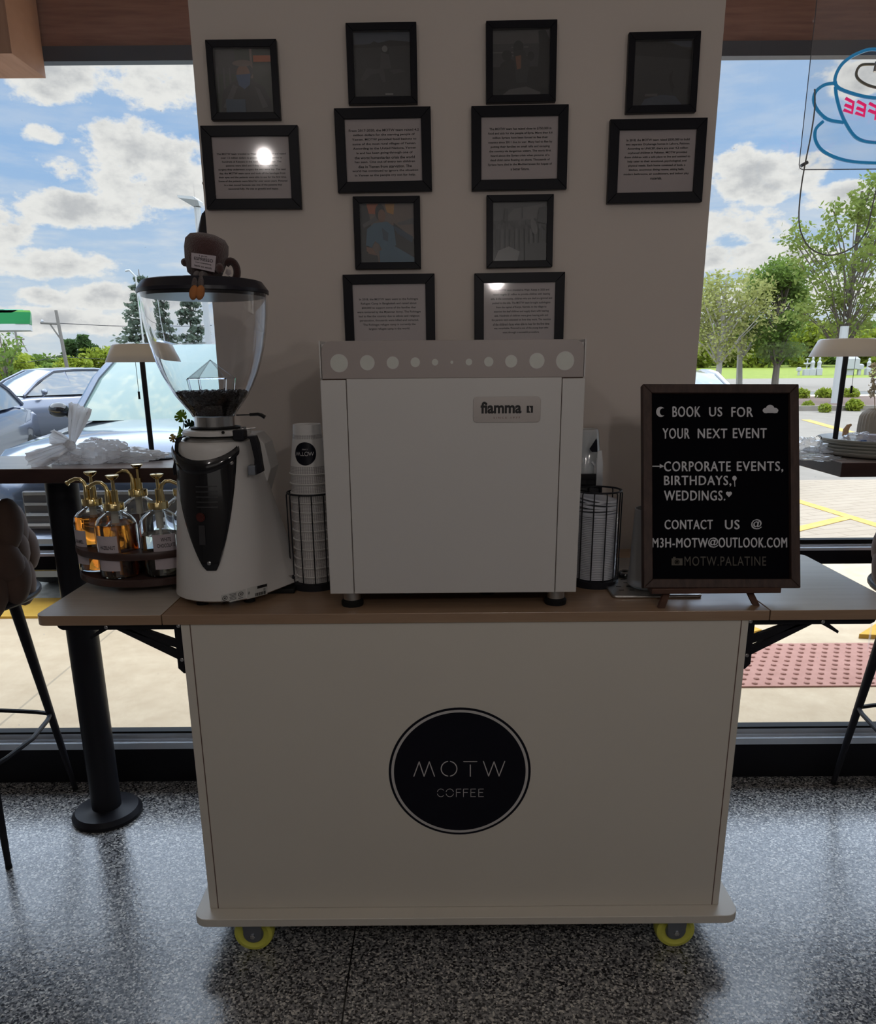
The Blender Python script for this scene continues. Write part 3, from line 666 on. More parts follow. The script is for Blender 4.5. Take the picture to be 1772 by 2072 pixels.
# ============================================================ CARS
def car(name, label, x, y, heading, L, Wd, H, hood, belt, paint, glassm, suv=False, group=None, trim=None):
    """built nose at local y=0 looking to -y; placed by root transform"""
    root = thing(name, label, 'car', (0, 0, 0), group)
    hw = Wd/2; wb0, wb1 = L*.175, L*.80; wr = .36 if suv else .32
    cw = L*(.27 if suv else .30)          # cowl
    rb0, rb1 = L*(.43 if suv else .45), L*(.80 if suv else .72)
    gb = L*(.95 if suv else .86)
    zb = .24 if suv else .17
    def sec(yy, ztop, wf, bot=zb, crown=.03, sh=.10):
        w_ = hw*wf; half = [(0, bot), (w_*.86, bot), (w_*.97, bot+.10), (w_, bot+.30), (w_*1.0, (bot+ztop)*.55), (w_*.975, ztop-sh), (w_*.90, ztop-.03), (w_*.72, ztop), (w_*.35, ztop+crown*.8), (0, ztop+crown)]
        return [(px_, yy, pz) for px_, pz in half]+[(-px_, yy, pz) for px_, pz in half[-2:0:-1]]
    st = [(0.0, hood*.72, .74, .02), (.03, hood*.80, .84, .03), (.12, hood*.90, .93, .04), (.35, hood*.97, .985, .05), (.8, hood*1.0, 1, .05), (cw*.8, belt*.97, 1, .05), (cw+.1, belt, 1, .04),
          (L*.5, belt+.01, 1, .0), (L*.75, belt+.03, 1, .0), (gb, belt+(.02 if suv else .0), .98, .02), (L-.12, belt-.03 if suv else belt-.06, .95, .02), (L, belt-.25, .86, .02)]
    m = MB(); m.loft([sec(a, z, w_, crown=c) for a, z, w_, c in st]); m.build('body', paint, root, smooth=50)
    # greenhouse
    g0 = hw*.93; g1 = hw*(.72 if suv else .66)
    def gs(yy, zt, wt, z0=None):
        z0 = z0 or belt-.02; return [(-g0, yy, z0), (g0, yy, z0)], [(wt, yy, zt), (wt*.8, yy, zt+.02), (0, yy, zt+.035), (-wt*.8, yy, zt+.02), (-wt, yy, zt)]
    fl, fr_ = (-g0*.93, cw, belt), (g0*.93, cw, belt); rl, rr = (-g0*.93, gb, belt+.02), (g0*.93, gb, belt+.02)
    def arc(p, q, up, fwd, n=8): return [tuple(Vector(p).lerp(Vector(q), i/n)+Vector((0, fwd*math.sin(PI*i/n), up*math.sin(PI*i/n)))) for i in range(n+1)]
    Zr = H-.05; A = (-g1, rb0, Zr); B = (g1, rb0, Zr); Cc = (g1, rb1, Zr-.02); D = (-g1, rb1, Zr-.02)
    m = MB(); lo_ = arc(fl, fr_, .015, -.16); hi = arc(A, B, .035, -.06)
    mid = [tuple(Vector(p).lerp(Vector(q), .5)+Vector((0, -.03, .03))) for p, q in zip(lo_, hi)]
    m.loft([lo_, mid, hi], cap=False, closed=False); m.build('windshield', glassm, root)
    m = MB(); m.loft([arc(rl, rr, .0, .10), arc(D, Cc, .03, .05)], cap=False, closed=False); m.build('rear_window', glassm, root)
    m = MB(); m.loft([arc(A, B, .035, -.06), arc((-g1-.01, (rb0*2+rb1)/3, Zr+.03), (g1+.01, (rb0*2+rb1)/3, Zr+.03), .045, 0), arc((-g1-.01, (rb0+rb1*2)/3, Zr+.03), (g1+.01, (rb0+rb1*2)/3, Zr+.03), .045, 0), arc(D, Cc, .03, .05)], cap=False, closed=False); m.build('roof', paint, root)
    for sgn in (-1, 1):
        X = lambda p: (abs(p[0])*sgn, p[1], p[2])
        roofl = [X(B), (sgn*(g1+.01), (rb0*2+rb1)/3, Zr+.03), (sgn*(g1+.01), (rb0+rb1*2)/3, Zr+.03), X(Cc)]
        base = [X(fr_), (sgn*g0, cw+(gb-cw)*.33, belt), (sgn*g0, cw+(gb-cw)*.66, belt+.01), X(rr)]
        m = MB(); m.loft([base, [tuple(Vector(p).lerp(Vector(q), .5)+Vector((sgn*.03, 0, 0))) for p, q in zip(base, roofl)], roofl], cap=False, closed=False); m.build('side_window', glassm, root)
        m = MB(); m.tube([X(fr_), tuple(Vector(X(fr_)).lerp(Vector(X(B)), .5)+Vector((sgn*.012, -.03, .03)))]+roofl+[tuple(Vector(X(Cc)).lerp(Vector(X(rr)), .5)+Vector((sgn*.02, .02, .02))), X(rr)], .035, 6)
        for u in (.36, .68):
            p = Vector(base[0]).lerp(Vector(base[3]), u); q = Vector(roofl[0]).lerp(Vector(roofl[3]), max(0, (u-.2)*1.05)); m.tube([p, p.lerp(q, .5)+Vector((sgn*.04, 0, 0)), q], .028, 6)
        m.build('pillar_frame', trim or paint, root)
        mr = Vector((sgn*(hw+.10), cw+.28, belt+.07)); m = MB(); m.ball(mr, (.085, .05, .06), 12); m.tube([mr, (sgn*(hw-.02), cw+.30, belt)], .025, 6); m.build('side_mirror', M_gloss if suv else paint, root)
        m = MB(); hx = hw*.80*sgn
        m.loft([[(hx-.16, .02, hood*.66), (hx+.16, .10, hood*.66), (hx+.18, .22, hood*.80), (hx-.15, .08, hood*.80)], [(hx-.15, -.035+.02, hood*.67), (hx+.13, .03, hood*.68), (hx+.15, .13, hood*.79), (hx-.14, .02, hood*.79)]]); m.build('headlight', mat('headlamp_glass', (.75, .80, .85), .1, spec=1, coat=1), root)
        for yy in (wb0, wb1):
            T = Matrix.Translation((sgn*(hw-.10), yy, wr-.02)) @ Matrix.Rotation(PI/2, 4, 'Y')
            m = MB(); m.lathe([(0, -.11), (wr*.8, -.11), (wr, -.08), (wr, .08), (wr*.8, .11), (0, .11)], n=28, T=T, cap=False); wl = m.build('wheel', M_rubber, root)
            m = MB(); m.lathe([(0, -.115), (wr*.6, -.118), (wr*.62, .118), (0, .115)], n=20, T=T, cap=False); m.build('rim', M_brushed, wl)
    # nose: grille, bumper, plate
    m = MB(); gw = hw*.62
    m.box((-gw, -.03, hood*.52), (gw, .12, hood*.74)); gr = m.build('grille', mat('dark_grille_mesh', (.03, .03, .035), .4), root, bevel=.01)
    for k_ in range(4):
        m = MB(); z_ = hood*(.54+.06*k_); m.box((-gw*.97, -.045, z_), (gw*.97, -.02, z_+.018)); m.build('grille_bar', M_steel, gr)
    m = MB(); m.loft([[(-hw*.82, .02, zb+.02), (hw*.82, .02, zb+.02), (hw*.98, .30, zb+.02), (-hw*.98, .30, zb+.02)], [(-hw*.84, -.06, zb+.1), (hw*.84, -.06, zb+.1), (hw*1.0, .28, zb+.1), (-hw*1.0, .28, zb+.1)],
             [(-hw*.84, -.07, hood*.47), (hw*.84, -.07, hood*.47), (hw*1.0, .28, hood*.47), (-hw*1.0, .28, hood*.47)], [(-hw*.80, .0, hood*.52), (hw*.80, .0, hood*.52), (hw*.98, .28, hood*.52), (-hw*.98, .28, hood*.52)]])
    m.build('bumper', trim or paint, root)
    root.location = (x, y, GZ-.04); root.rotation_euler = (0, 0, heading); return root
P_suv = mat('dark_blue_metallic', (.07, .09, .13), .2, metal=.7, coat=1, var=.05)
P_sed = mat('navy_car_paint', (.05, .07, .13), .22, metal=.7, coat=1, var=.05)
P_sil = mat('silver_car_paint', (.11, .125, .165), .25, metal=.6, coat=1, var=.05)
P_wht = mat('white_car_paint', (.45, .46, .48), .2, coat=1, var=.02)
G_car = mat('tinted_car_glass', (.06, .08, .10), .03, metal=0, spec=1, coat=1)
G_suv = mat('green_tinted_windshield', (.13, .19, .17), .04, spec=.5, coat=.2)
suv = car('sport_utility_vehicle', 'dark blue SUV parked nose-in outside the left window', -1.93, 4.75, 0, 4.9, 1.98, 1.71, 1.07, 1.12, P_suv, G_suv, True, trim=P_suv)
m = MB(); px0 = -2.20+1.93
m.box((px0-.155, -.10, .54), (px0+.155, -.085, .69)); pl = m.build('licence_plate', mat('plate_white', (.75, .75, .72), .5), suv, bevel=.004)
m = MB(); fn = lambda u, v, d: (u, -.10-d, v)
put_text(m, 'FY', fn, px0-.13, px0-.045, .57, .64, .001)
m.build('plate_letters', mat('plate_red', (.40, .08, .06), .6), pl, flat=True)
m = MB(); m.add([fn(px0-.10, .655, .0008), fn(px0+.12, .655, .0008), fn(px0+.12, .682, .0008), fn(px0-.10, .682, .0008)], [(0, 1, 2, 3)]); m.build('plate_band', mat('plate_blue', (.25, .5, .8), .6), pl, flat=True)
car('sedan_car', 'navy sedan at the far left, its window beside the SUV bonnet', -5.75, 7.3, R(14), 4.7, 1.85, 1.46, .95, .98, P_sed, G_car, group='parked sedans')
car('sedan_car', 'silver blue sedan parked behind the navy sedan', -9.3, 14.5, R(-38), 4.7, 1.85, 1.47, .95, .98, P_sil, G_car, group='parked sedans')
car('hatchback_car', 'white car whose roof shows above the letter board by the pillar', 3.2, 9.0, 0, 3.9, 1.7, 1.40, .88, .92, P_wht, G_car)
# ============================================================ COFFEE CART
CF = 1.690                                # cart body front plane
CZ = .92                                  # counter top height
cart = thing('coffee_cart', 'cream mobile coffee cart on yellow wheels with black round logo', 'cart', (.065, 1.98, 0))
BX0, BX1 = at(365, 1262, Y=CF).x, at(1515, 1256, Y=CF).x
SX0, SX1 = at(384, 1262, Y=CF).x, at(1500, 1256, Y=CF).x
m = MB(); m.box((SX0+.001, CF, .126), (SX1-.001, CF+.018, .896)); m.build('front_panel', M_cart, cart, flat=True)
for a, b_ in ((BX0, SX0), (SX1, BX1)):
    m = MB(); m.box((a, CF, .126), (b_, 2.27, .896)); m.build('side_panel', M_cart, cart, bevel=.0008, flat=True)
for x in (SX0, SX1): m = MB(); m.box((x-.0012, CF-.0005, .126), (x+.0012, CF+.02, .896)); m.build('seam_strip', M_edge, cart, flat=True)
m = MB(); m.box((SX0, CF+.55, .126), (SX1, CF+.565, .55)); m.build('back_panel', M_cart, cart, flat=True)
ZB = .125
m = MB(); m.prism(rrect(-.625, 1.648, .755, 2.30, .035, rs=(.035, .035, .035, .035)), lambda u, v, d: (u, v, d), ZB-.022, ZB); m.build('base_board', M_cart, cart, bevel=.0015)
def edge_brown(o):
    for p in o.data.polygons: p.material_index = 1 if abs(p.normal.z) > .5 and p.center.z+ORG[o.name].z > CZ-.002 else 0
LFX, S1X, S2X, RTX = -.925, -.633, .759, 1.075
m = MB(); m.box((S1X+.0012, 1.686, CZ-.024), (S2X-.0012, 2.30, CZ)); m.build('countertop', M_counter, cart, bevel=.0012, flat=True)
m = MB(); m.prism(rrect(LFX, 1.686, S1X-.0012, 2.25, .0, rs=(0, 0, .025, .025)), lambda u, v, d: (u, v, d), CZ-.024, CZ); edge_brown(m.build('left_leaf', [M_counter, M_leaf_top], cart, bevel=.0012))
m = MB(); m.prism(rrect(S2X+.0012, 1.686, RTX, 2.22, .0, rs=(.025, .025, 0, 0)), lambda u, v, d: (u, v, d), CZ-.024, CZ); edge_brown(m.build('right_leaf', [M_counter, M_leaf_top], cart, bevel=.0012))
# folding brackets
def bracket(sg, x_, leafx, yb):
    bz = CZ-.025
    m = MB(); t_ = .014
    m.prism([(x_, bz), (x_+sg*.022, bz), (x_+sg*.022, bz-.115), (x_+sg*.010, bz-.128), (x_, bz-.128)], lambda u, v, d: (u, d, v), yb, yb+.018)
    br = m.build('folding_bracket', M_blackmetal, cart, flat=True)
    m = MB(); m.prism([(x_, bz), (leafx, bz), (leafx-sg*.006, bz-.012), (leafx-sg*.015, bz-.017), (x_, bz-.017)], lambda u, v, d: (u, d, v), yb-.002, yb+.02); m.build('bracket_arm', M_blackmetal, br, flat=True)
    for o_ in (0, .030):
        m = MB(); A = Vector((x_+sg*.010, yb+.012, bz-.062-.030+o_)); B_ = Vector((x_+sg*(.155-o_*.6), yb+.012, bz-.012)); n_ = Vector((B_.z-A.z, 0, -(B_.x-A.x))).normalized()*.0085
        m.add([A-n_-Vector((0, .006, 0)), B_-n_-Vector((0, .006, 0)), B_+n_-Vector((0, .006, 0)), A+n_-Vector((0, .006, 0)), A-n_+Vector((0, .006, 0)), B_-n_+Vector((0, .006, 0)), B_+n_+Vector((0, .006, 0)), A+n_+Vector((0, .006, 0))],
              [(0, 1, 2, 3), (7, 6, 5, 4), (0, 4, 5, 1), (1, 5, 6, 2), (2, 6, 7, 3), (3, 7, 4, 0)]); m.build('brace', M_blackmetal, br, flat=True)
    m = MB(); m.prism([(x_+sg*.175, bz-.006), (x_+sg*.195, bz-.016), (x_+sg*.222, bz-.036), (x_+sg*.220, bz-.042), (x_+sg*.185, bz-.022), (x_+sg*.165, bz-.012)], lambda u, v, d: (u, d, v), yb+.003, yb+.012); m.build('release_lever', M_blackmetal, br, flat=True)
    for (qx, qz) in ((.010, bz-.008), (.010, bz-.092), (.178, bz-.010)):
        m = MB(); m.lathe([(.0045, -.002), (.0045, .002), (.002, .003)], n=12, T=Matrix.Translation((x_+sg*qx, yb-.003, qz)) @ Matrix.Rotation(PI/2, 4, 'X')); m.build('rivet', M_steel, br)
bracket(-1, BX0-.001, at(118, 1265, Y=1.72).x, 1.71)
bracket(1, BX1+.001, at(1768, 1258, Y=1.72).x, 1.71)
# castors
for wx, wy in ((at(517, 1918, z=0).x, 1.70), (at(1365, 1920, z=0).x, 1.70), (-.48, 2.2), (.60, 2.2)):
    T = Matrix.Translation((wx, wy, .0515)) @ Matrix.Rotation(PI/2, 4, 'X')
    m = MB(); m.lathe([(.03, -.012), (.040, -.018), (.0485, -.016), (.0515, -.008), (.0515, .008), (.0485, .016), (.040, .018), (.03, .012)], n=40, T=T); wl = m.build('wheel', M_yellowwheel, cart)
    m = MB(); m.lathe([(0, -.021), (.022, -.021), (.026, -.0175), (.026, .0175), (.022, .021), (0, .021)], n=24, T=T, cap=False); m.build('hub', M_zinc, wl)
    m = MB()
    for sg in (-1, 1):
        Y_ = wy+sg*.0235
        m.prism([(wx-.026, .102), (wx+.026, .102), (wx+.022, .052), (wx+.013, .038), (wx-.013, .038), (wx-.022, .052)], lambda u, v, d: (u, d, v), Y_-.0012, Y_+.0012)
    m.box((wx-.03, wy-.028, .098), (wx+.03, wy+.028, .1025)); fk = m.build('fork', M_zinc, wl, flat=True)
    m = MB(); m.lathe([(.007, -.003), (.007, .003), (.004, .004)], n=6, T=Matrix.Translation((wx, wy-.0265, .052)) @ Matrix.Rotation(PI/2, 4, 'X'))
    m.add([(wx-.006, wy-.0255, .050), (wx+.006, wy-.0255, .050), (wx+.006, wy-.0255, .054), (wx-.006, wy-.0255, .054)], [(0, 1, 2, 3)]); m.build('axle_bolt', M_steel, wl)
# round logo
fn = facing(CF)
lc = at(930, 1563, Y=CF); lr = (at(1074, 1563, Y=CF).x-at(787, 1563, Y=CF).x)/2
m = MB(); disc2(m, lc.x, lc.z, lr, fn, .0006, n=96); lg = m.build('round_logo', M_logoB, cart, flat=True, label='black round logo sticker')
m = MB(); ring2(m, lc.x, lc.z, lr*.928, lr*.966, fn, .0011, n=96); m.build('logo_ring', M_logoW, lg, flat=True)
def em(zx, zy): p = at(760+zx/5.212, 1400+zy/5.212, Y=CF); return (p.x, p.z)
def arc2(cx, cy, rx, ry, a0, a1, n=14): return [em(cx+rx*math.cos(R(a0+(a1-a0)*i/n)), cy-ry*math.sin(R(a0+(a1-a0)*i/n))) for i in range(n+1)]
m = MB(); wd = .0021
for pts in ([(402, 888), (458, 735), (510, 888), (565, 735), (620, 888)], [(928, 733), (1066, 733)], [(997, 768), (997, 888)], [(1135, 730), (1190, 885), (1247, 735), (1300, 885), (1360, 730)]):
    stroke(m, [em(*p) for p in pts], wd*1.15, fn, .0011)
for a0, a1 in ((100, 260), (-80, 80)): stroke(m, arc2(773, 808, 83, 78, a0, a1), wd*1.15, fn, .0011)
wd2 = .0014
for a0, a1 in ((42, 165), (195, 318)): stroke(m, arc2(687, 1062, 38, 41, a0, a1), wd2, fn, .0011)
for a0, a1 in ((15, 165), (195, 345)): stroke(m, arc2(781, 1062, 40, 41, a0, a1), wd2, fn, .0011)
for x_, bars in ((850, 2), (925, 2), (1003, 3), (1086, 3)):
    stroke(m, [em(x_, 1022), em(x_, 1104)], wd2, fn, .0011); stroke(m, [em(x_+7, 1022), em(x_+50, 1022)], wd2, fn, .0011); stroke(m, [em(x_+7, 1058), em(x_+42, 1058)], wd2, fn, .0011)
    if bars == 3: stroke(m, [em(x_+7, 1102), em(x_+50, 1102)], wd2, fn, .0011)
m.build('logo_lettering', M_logoW, lg, flat=True)

# ============================================================ ESPRESSO MACHINE (its back to us)
MY = 1.722
mc = thing('espresso_machine', 'white espresso machine seen from its flat back, centre of the counter', 'coffee machine', (.034, 1.95, CZ))
Z0 = at(918, 1200, Y=MY).z; Z1 = at(918, 765, Y=MY).z; Z2 = at(918, 688, Y=MY).z
X0, X1 = at(649, 1000, Y=MY).x, at(1187, 1000, Y=MY).x
X0, X1 = -.2495, .3195
P0, P1 = at(708, 1000, Y=MY).x, at(1130, 1000, Y=MY).x
m = MB(); m.box((P0+.0016, MY, Z0), (P1-.0016, MY+.012, Z1)); m.build('back_panel', M_white, mc, bevel=.0015)
for a, b_ in ((X0, P0), (P1, X1)):
    m = MB(); m.box((a, MY, Z0), (b_, MY+.012, Z1-.0025)); m.build('corner_panel', M_white, mc, bevel=.0015)
m = MB(); m.box((X0+.004, MY+.006, Z0+.004), (X1-.004, 2.16, Z1)); m.build('inner_body', M_edge, mc, flat=True)
for a, b_ in ((X0, X0+.003), (X1-.003, X1)):
    m = MB(); m.prism([(MY+.012, Z0), (2.17, Z0), (2.17, Z2), (MY+.012, Z2)], lambda u, v, d: (d, u, v), a, b_); m.box((a, MY+.003, Z1+.002), (b_, MY+.012, Z2)); m.build('side_panel', M_white, mc, flat=True)
fm = facing(MY)
m = MB(); m.prism(rrect(X0+.0045, Z1, X1-.0045, Z2, .022, rs=(0, .022, .022, 0)), fm, -.010, 0); cr = m.build('crown_panel', M_crown, mc, bevel=.0012)
m = MB(); m.box((X0+.004, MY+.010, Z1), (X1-.004, 2.17, Z2-.006)); m.build('top_housing', M_white, mc, flat=True)
M_hole = mat('pale_vent_backing', (.62, .63, .58), .35, var=.08, vscale=30)
for (hx, hy, hr_) in ((686, 735, 17.5), (743, 734, 14.5), (794.5, 734, 12), (840, 733, 9.3), (880, 733, 6.3), (914, 733, 3), (948.5, 732.5, 6.5), (988.5, 732, 9.2), (1034, 731, 12), (1086, 730, 15), (1143, 730, 18)):
    p = at(hx, hy, Y=MY); r_ = hr_/948
    m = MB(); disc2(m, p.x, p.z, r_, fm, .0004, n=36); h_ = m.build('vent_hole', M_hole, cr, flat=True)
    m = MB(); ring2(m, p.x, p.z, r_*.93, r_*1.03, fm, .0006, n=36); m.build('hole_rim', M_white, h_, flat=True)
# name plate
a = at(957, 855, Y=MY); b_ = at(1094, 802, Y=MY)
m = MB(); m.prism(rrect(a.x, a.z, b_.x, b_.z, .008), fm, .0005, .002); npl = m.build('name_plate', mat('brushed_badge', (.46, .42, .40), .3, metal=.6, var=.12, vscale=6), mc, bevel=.0004)
m = MB(); p = at(972, 837, Y=MY); q = at(1055, 812, Y=MY)
put_text(m, 'fiamma', fm, p.x, q.x, p.z, q.z, .0024, bold=.036)
for (sx, sy, ex, ey) in ((1065, 821, 1070, 835), (1073.5, 821, 1078, 835)):
    a1 = at(sx, ey, Y=MY); b1 = at(ex, sy, Y=MY); m.add([fm(a1.x, a1.z, .0024), fm(b1.x, a1.z, .0024), fm(b1.x, b1.z, .0024), fm(a1.x, b1.z, .0024)], [(0, 1, 2, 3)])
a1 = at(1065, 835, Y=MY); m.add([fm(a1.x, a1.z, .0025), fm(a1.x+.009, a1.z, .0025), fm(a1.x, a1.z+.010, .0025)], [(0, 1, 2)])
a1 = at(1078, 821, Y=MY); m.add([fm(a1.x, a1.z, .0025), fm(a1.x-.009, a1.z, .0025), fm(a1.x, a1.z-.010, .0025)], [(0, 1, 2)])
p = at(998, 847, Y=MY); q = at(1052, 843, Y=MY); put_text(m, 'SINCE 1977', fm, p.x, q.x, p.z, q.z, .0024, cs=1.6, mi=1)
m.build('plate_lettering', [M_ink, mat('rust_ink', (.16, .06, .05), .6)], npl, flat=True)
for fx, fy in ((at(714, 1222, z=CZ).x, 1.755), (at(1124, 1222, z=CZ).x, 1.755), (-.19, 2.12), (.26, 2.12)):
    m = MB(); m.lathe([(.0205, .012), (.0205, Z0-CZ)], (fx, fy, CZ), 32); ft = m.build('foot', M_brushed, mc)
    m = MB(); m.lathe([(.025, 0), (.026, .004), (.026, .011), (.0205, .016)], (fx, fy, CZ), 32); m.build('rubber_foot', M_rubber, ft)
m = MB(); m.box((-.19, 1.86, CZ+.022), (.26, 2.10, Z0)); m.build('drip_tray', M_blackmetal, mc, bevel=.004)
m = MB(); px_ = at(985, 1212, Y=1.84).x; m.lathe([(.020, .012), (.024, .018), (.024, .05)], (px_, 1.84, CZ-.01), 20); m.build('drain_cup', M_gloss, mc)
m = MB(); px_ = at(812, 1212, Y=1.83).x; m.tube([(px_-.008, 1.83, CZ+.05), (px_-.004, 1.83, CZ+.02), (px_+.008, 1.83, CZ+.006), (px_+.02, 1.83, CZ+.006)], .005, 8); m.build('drain_hose', M_rubber, mc)

# ============================================================ GRINDER
GX, GY = -.520, 1.845
gr = thing('coffee_grinder', 'white coffee grinder with black front panel and clear bean hopper', 'coffee grinder', (GX, GY, CZ))
GB, GT = CZ+.016, at(440, 897, Y=1.76).z
def gpar(z):
    t_ = (z-GB)/(GT-GB); fl = max(0, 1-t_/.16)
    r1 = .1215-.036*min(1, t_*1.0)+(-.012*(0 if t_ < .02 else 0))
    dx_ = .072-.058*t_+.016*fl**.7*(1 if t_ < .16 else 0); r2 = .092-.035*t_
    return r1, r2, dx_, .10-.03*t_
def gsec(z, grow=0, n=56):
    r1, r2, dx_, dy_ = gpar(z); c1 = Vector((GX, GY, 0)); c2 = Vector((GX+dx_-.0, GY+dy_, 0)); pts = []
    for i in range(n):
        a_ = 2*PI*i/n-PI/2; d_ = Vector((math.cos(a_), math.sin(a_), 0))
        # support function of the hull of two circles
        p1 = c1+d_*(r1+grow); p2 = c2+d_*(r2+grow); s1 = p1.dot(d_); s2 = p2.dot(d_)
        k_ = 1/(1+math.exp(-(s2-s1)/.006)); p = p1.lerp(p2, k_); pts.append((p.x, p.y, z))
    return pts
zs = [GB, GB+.004]+[GB+.004+(GT-GB-.008)*i/24 for i in range(1, 25)]+[GT]
m = MB(); secs = [gsec(z, -.006 if i == 0 else (-.004 if i == len(zs)-1 else 0)) for i, z in enumerate(zs)]; m.loft(secs); m.build('body', M_white, gr, smooth=50)
for a_ in (-120, -40, 60, 150):
    m = MB(); m.lathe([(.014, 0), (.014, .018)], (GX+.085*math.cos(R(a_)), GY+.085*math.sin(R(a_)), CZ), 14); m.build('foot', M_rubber, gr)
def gsurf(z, th, off):   # th in degrees from straight at the viewer, + to the right
    r1 = gpar(z)[0]+off; a_ = R(th-90); return (GX+r1*math.cos(a_), GY+r1*math.sin(a_), z)
def zof(py, Y=1.75): return at(440, py, Y=Y).z
zt, zb_ = zof(905), zof(1150)
def half(t_): return 6+8*min(1, t_*6)*0+ (52*(t_**.85))
m = MB(); rows = []; N = 24; K = 22
for i in range(N+1):
    t_ = i/N; row = []
    for j in range(K+1):
        u = -1+2*j/K; th = -10+9*(1-t_)+u*half(t_)
        ztop = zt-(1-abs(u)**2)*(zof(905)-zof(932)); z = zb_+(ztop-zb_)*t_
        e_ = min(1, (1-abs(u))*9+.15)*min(1, t_*20+.2)*min(1, (1-t_)*20+.2); row.append(gsurf(z, th, .001+.0065*e_))
    rows.append(row)
m.loft(rows, cap=False, closed=False)
fp = m.build('front_shield', M_gloss, gr, smooth=60, label='glossy black tapering front panel')
m = MB(); rows = []
for i in range(7):
    t_ = i/6; row = []
    for j in range(K+1):
        u = -1+2*j/K; ztop = zt-(1-u*u)*(zof(905)-zof(932)); zlow = ztop-.030+.012*u*u
        z = zlow+(ztop-zlow)*t_; row.append(gsurf(z, -10+u*(57-1.5*(1-t_)), .0085+.005*math.sin(PI*(.15+.85*t_*.9))))
    rows.append(row)
m.loft(rows, cap=False, closed=False); m.build('visor', M_gloss, fp, smooth=60)
m = MB()
for k_ in range(5): 
    z = zof(985)-.0115*k_; m.loft([[gsurf(z+dz_, -14+4.5*j, .0085) for j in range(7)] for dz_ in (0, .003)], cap=False, closed=False)
m.build('vent_slots', mat('slot_grey', (.03, .03, .032), .4), fp, flat=True)
p = gsurf(zof(1044), -9, .0085); m = MB(); m.lathe([(.0, 0), (.007, 0), (.0105, 0), (.0105, .002), (.007, .002), (.006, .0005)], n=20, T=Matrix.Translation(p) @ Matrix.Rotation(R(-9), 4, 'Z') @ Matrix.Rotation(PI/2, 4, 'X')); m.build('indicator_ring', mat('dim_red_plastic', (.07, .016, .013), .3), fp)
m = MB(); m.loft([[gsurf(zof(1060)-dz_, -12+j*2.5, .009) for j in range(4)] for dz_ in (0, .045)], cap=False, closed=False); m.build('dosing_slot', mat('slot_dark_grey', (.035, .033, .036), .35), fp, flat=True)
for th_, py_ in ((-2, 1134), (34, 938)):
    p = gsurf(zof(py_), th_, .008); m = MB(); m.lathe([(.0045, -.001), (.0045, .002), (.002, .003)], n=14, T=Matrix.Translation(p) @ Matrix.Rotation(R(th_), 4, 'Z') @ Matrix.Rotation(PI/2, 4, 'X')); m.build('screw', M_steel, fp)
# rear housing and handles
m = MB(); a0 = at(510, 896, Y=1.95); hz = [at(0, y_, Y=1.95).z for y_ in (880, 900, 950, 1010)]
hx = [at(x_, y_, Y=1.95).x for x_, y_ in ((522, 880), (540, 900), (553, 950), (537, 1015))]
m.prism([(GX, hz[0]), (hx[0], hz[0]), (hx[1], hz[1]), (hx[2], hz[2]), (hx[3], hz[3]), (GX, hz[3]-.02)], lambda u, v, d: (u, d, v), 1.92, 2.02); m.build('rear_housing', M_white, gr, bevel=.002, flat=True)
def handle(pts, nm='side_handle'):
    m = MB(); secs = []
    for (x_, y_, w_) in pts:
        p = at(x_, y_, Y=1.80); secs.append([(p.x-w_*.7, 1.79, p.z-w_*.3), (p.x+w_*.7, 1.79, p.z+w_*.3), (p.x+w_*.7, 1.815, p.z+w_*.3), (p.x-w_*.7, 1.815, p.z-w_*.3)])
    m.loft(secs); return m.build(nm, M_blackmetal, gr, bevel=.002, flat=True)
handle([(499, 884, .006), (512, 884, .010), (517, 900, .011), (522, 925, .010), (523, 940, .012), (526, 957, .012)])
handle([(372, 885, .008), (362, 884, .007), (358, 900, .004), (356, 930, .003), (355, 945, .006), (357, 960, .006)])
m = MB(); p = at(509, 950, Y=1.785); m.box((p.x-.006, 1.775, p.z-.012), (p.x+.010, 1.80, p.z+.010)); m.build('latch', M_zinc, gr, bevel=.001)
# collar stack
Lz = lambda y_: at(436, y_, Y=GY).z
z_ = [Lz(898), Lz(882), Lz(868), Lz(866), Lz(842), Lz(838)]
m = MB(); m.lathe([(.074, GT-.004), (.076, GT+.002), (.076, z_[1]-.004), (.070, z_[1])], (GX+.004, GY, 0), 48); m.build('adjusting_ring', M_brushed, gr)
m = MB(); m.lathe([(.060, z_[1]-.003), (.064, z_[1]+.004)], (GX+.004, GY, 0), 40); m.build('ring_gap', M_rubber, gr)
m = MB(); m.lathe([(.070, z_[1]+.003), (.078, z_[1]+.005), (.078, z_[2]-.004), (.074, z_[2]), (.05, z_[2]+.001)], (GX+.006, GY, 0), 48); m.build('dial', M_white, gr)
m = MB(); m.lathe([(.056, z_[2]), (.058, z_[3]+.003), (.046, z_[3]+.005)], (GX+.004, GY, 0), 40); m.build('collar_base', M_rubber, gr)
m = MB(); m.lathe([(.0455, z_[3]+.002), (.0455, z_[4])], (GX+.002, GY, 0), 48); m.build('chrome_collar', M_steel, gr)
p = at(452, 875, Y=GY-.076); m = MB(); m.lathe([(.0035, -.001), (.0035, .002)], n=10, T=Matrix.Translation((p.x, GY-.0785, p.z)) @ Matrix.Rotation(PI/2, 4, 'X')); m.build('set_screw', M_rubber, gr)
p = at(485, 880, Y=1.80); m = MB(); m.box((p.x-.013, 1.785, p.z-.012), (p.x+.013, 1.82, p.z+.012)); m.build('lock_lever', M_blackmetal, gr, bevel=.003)
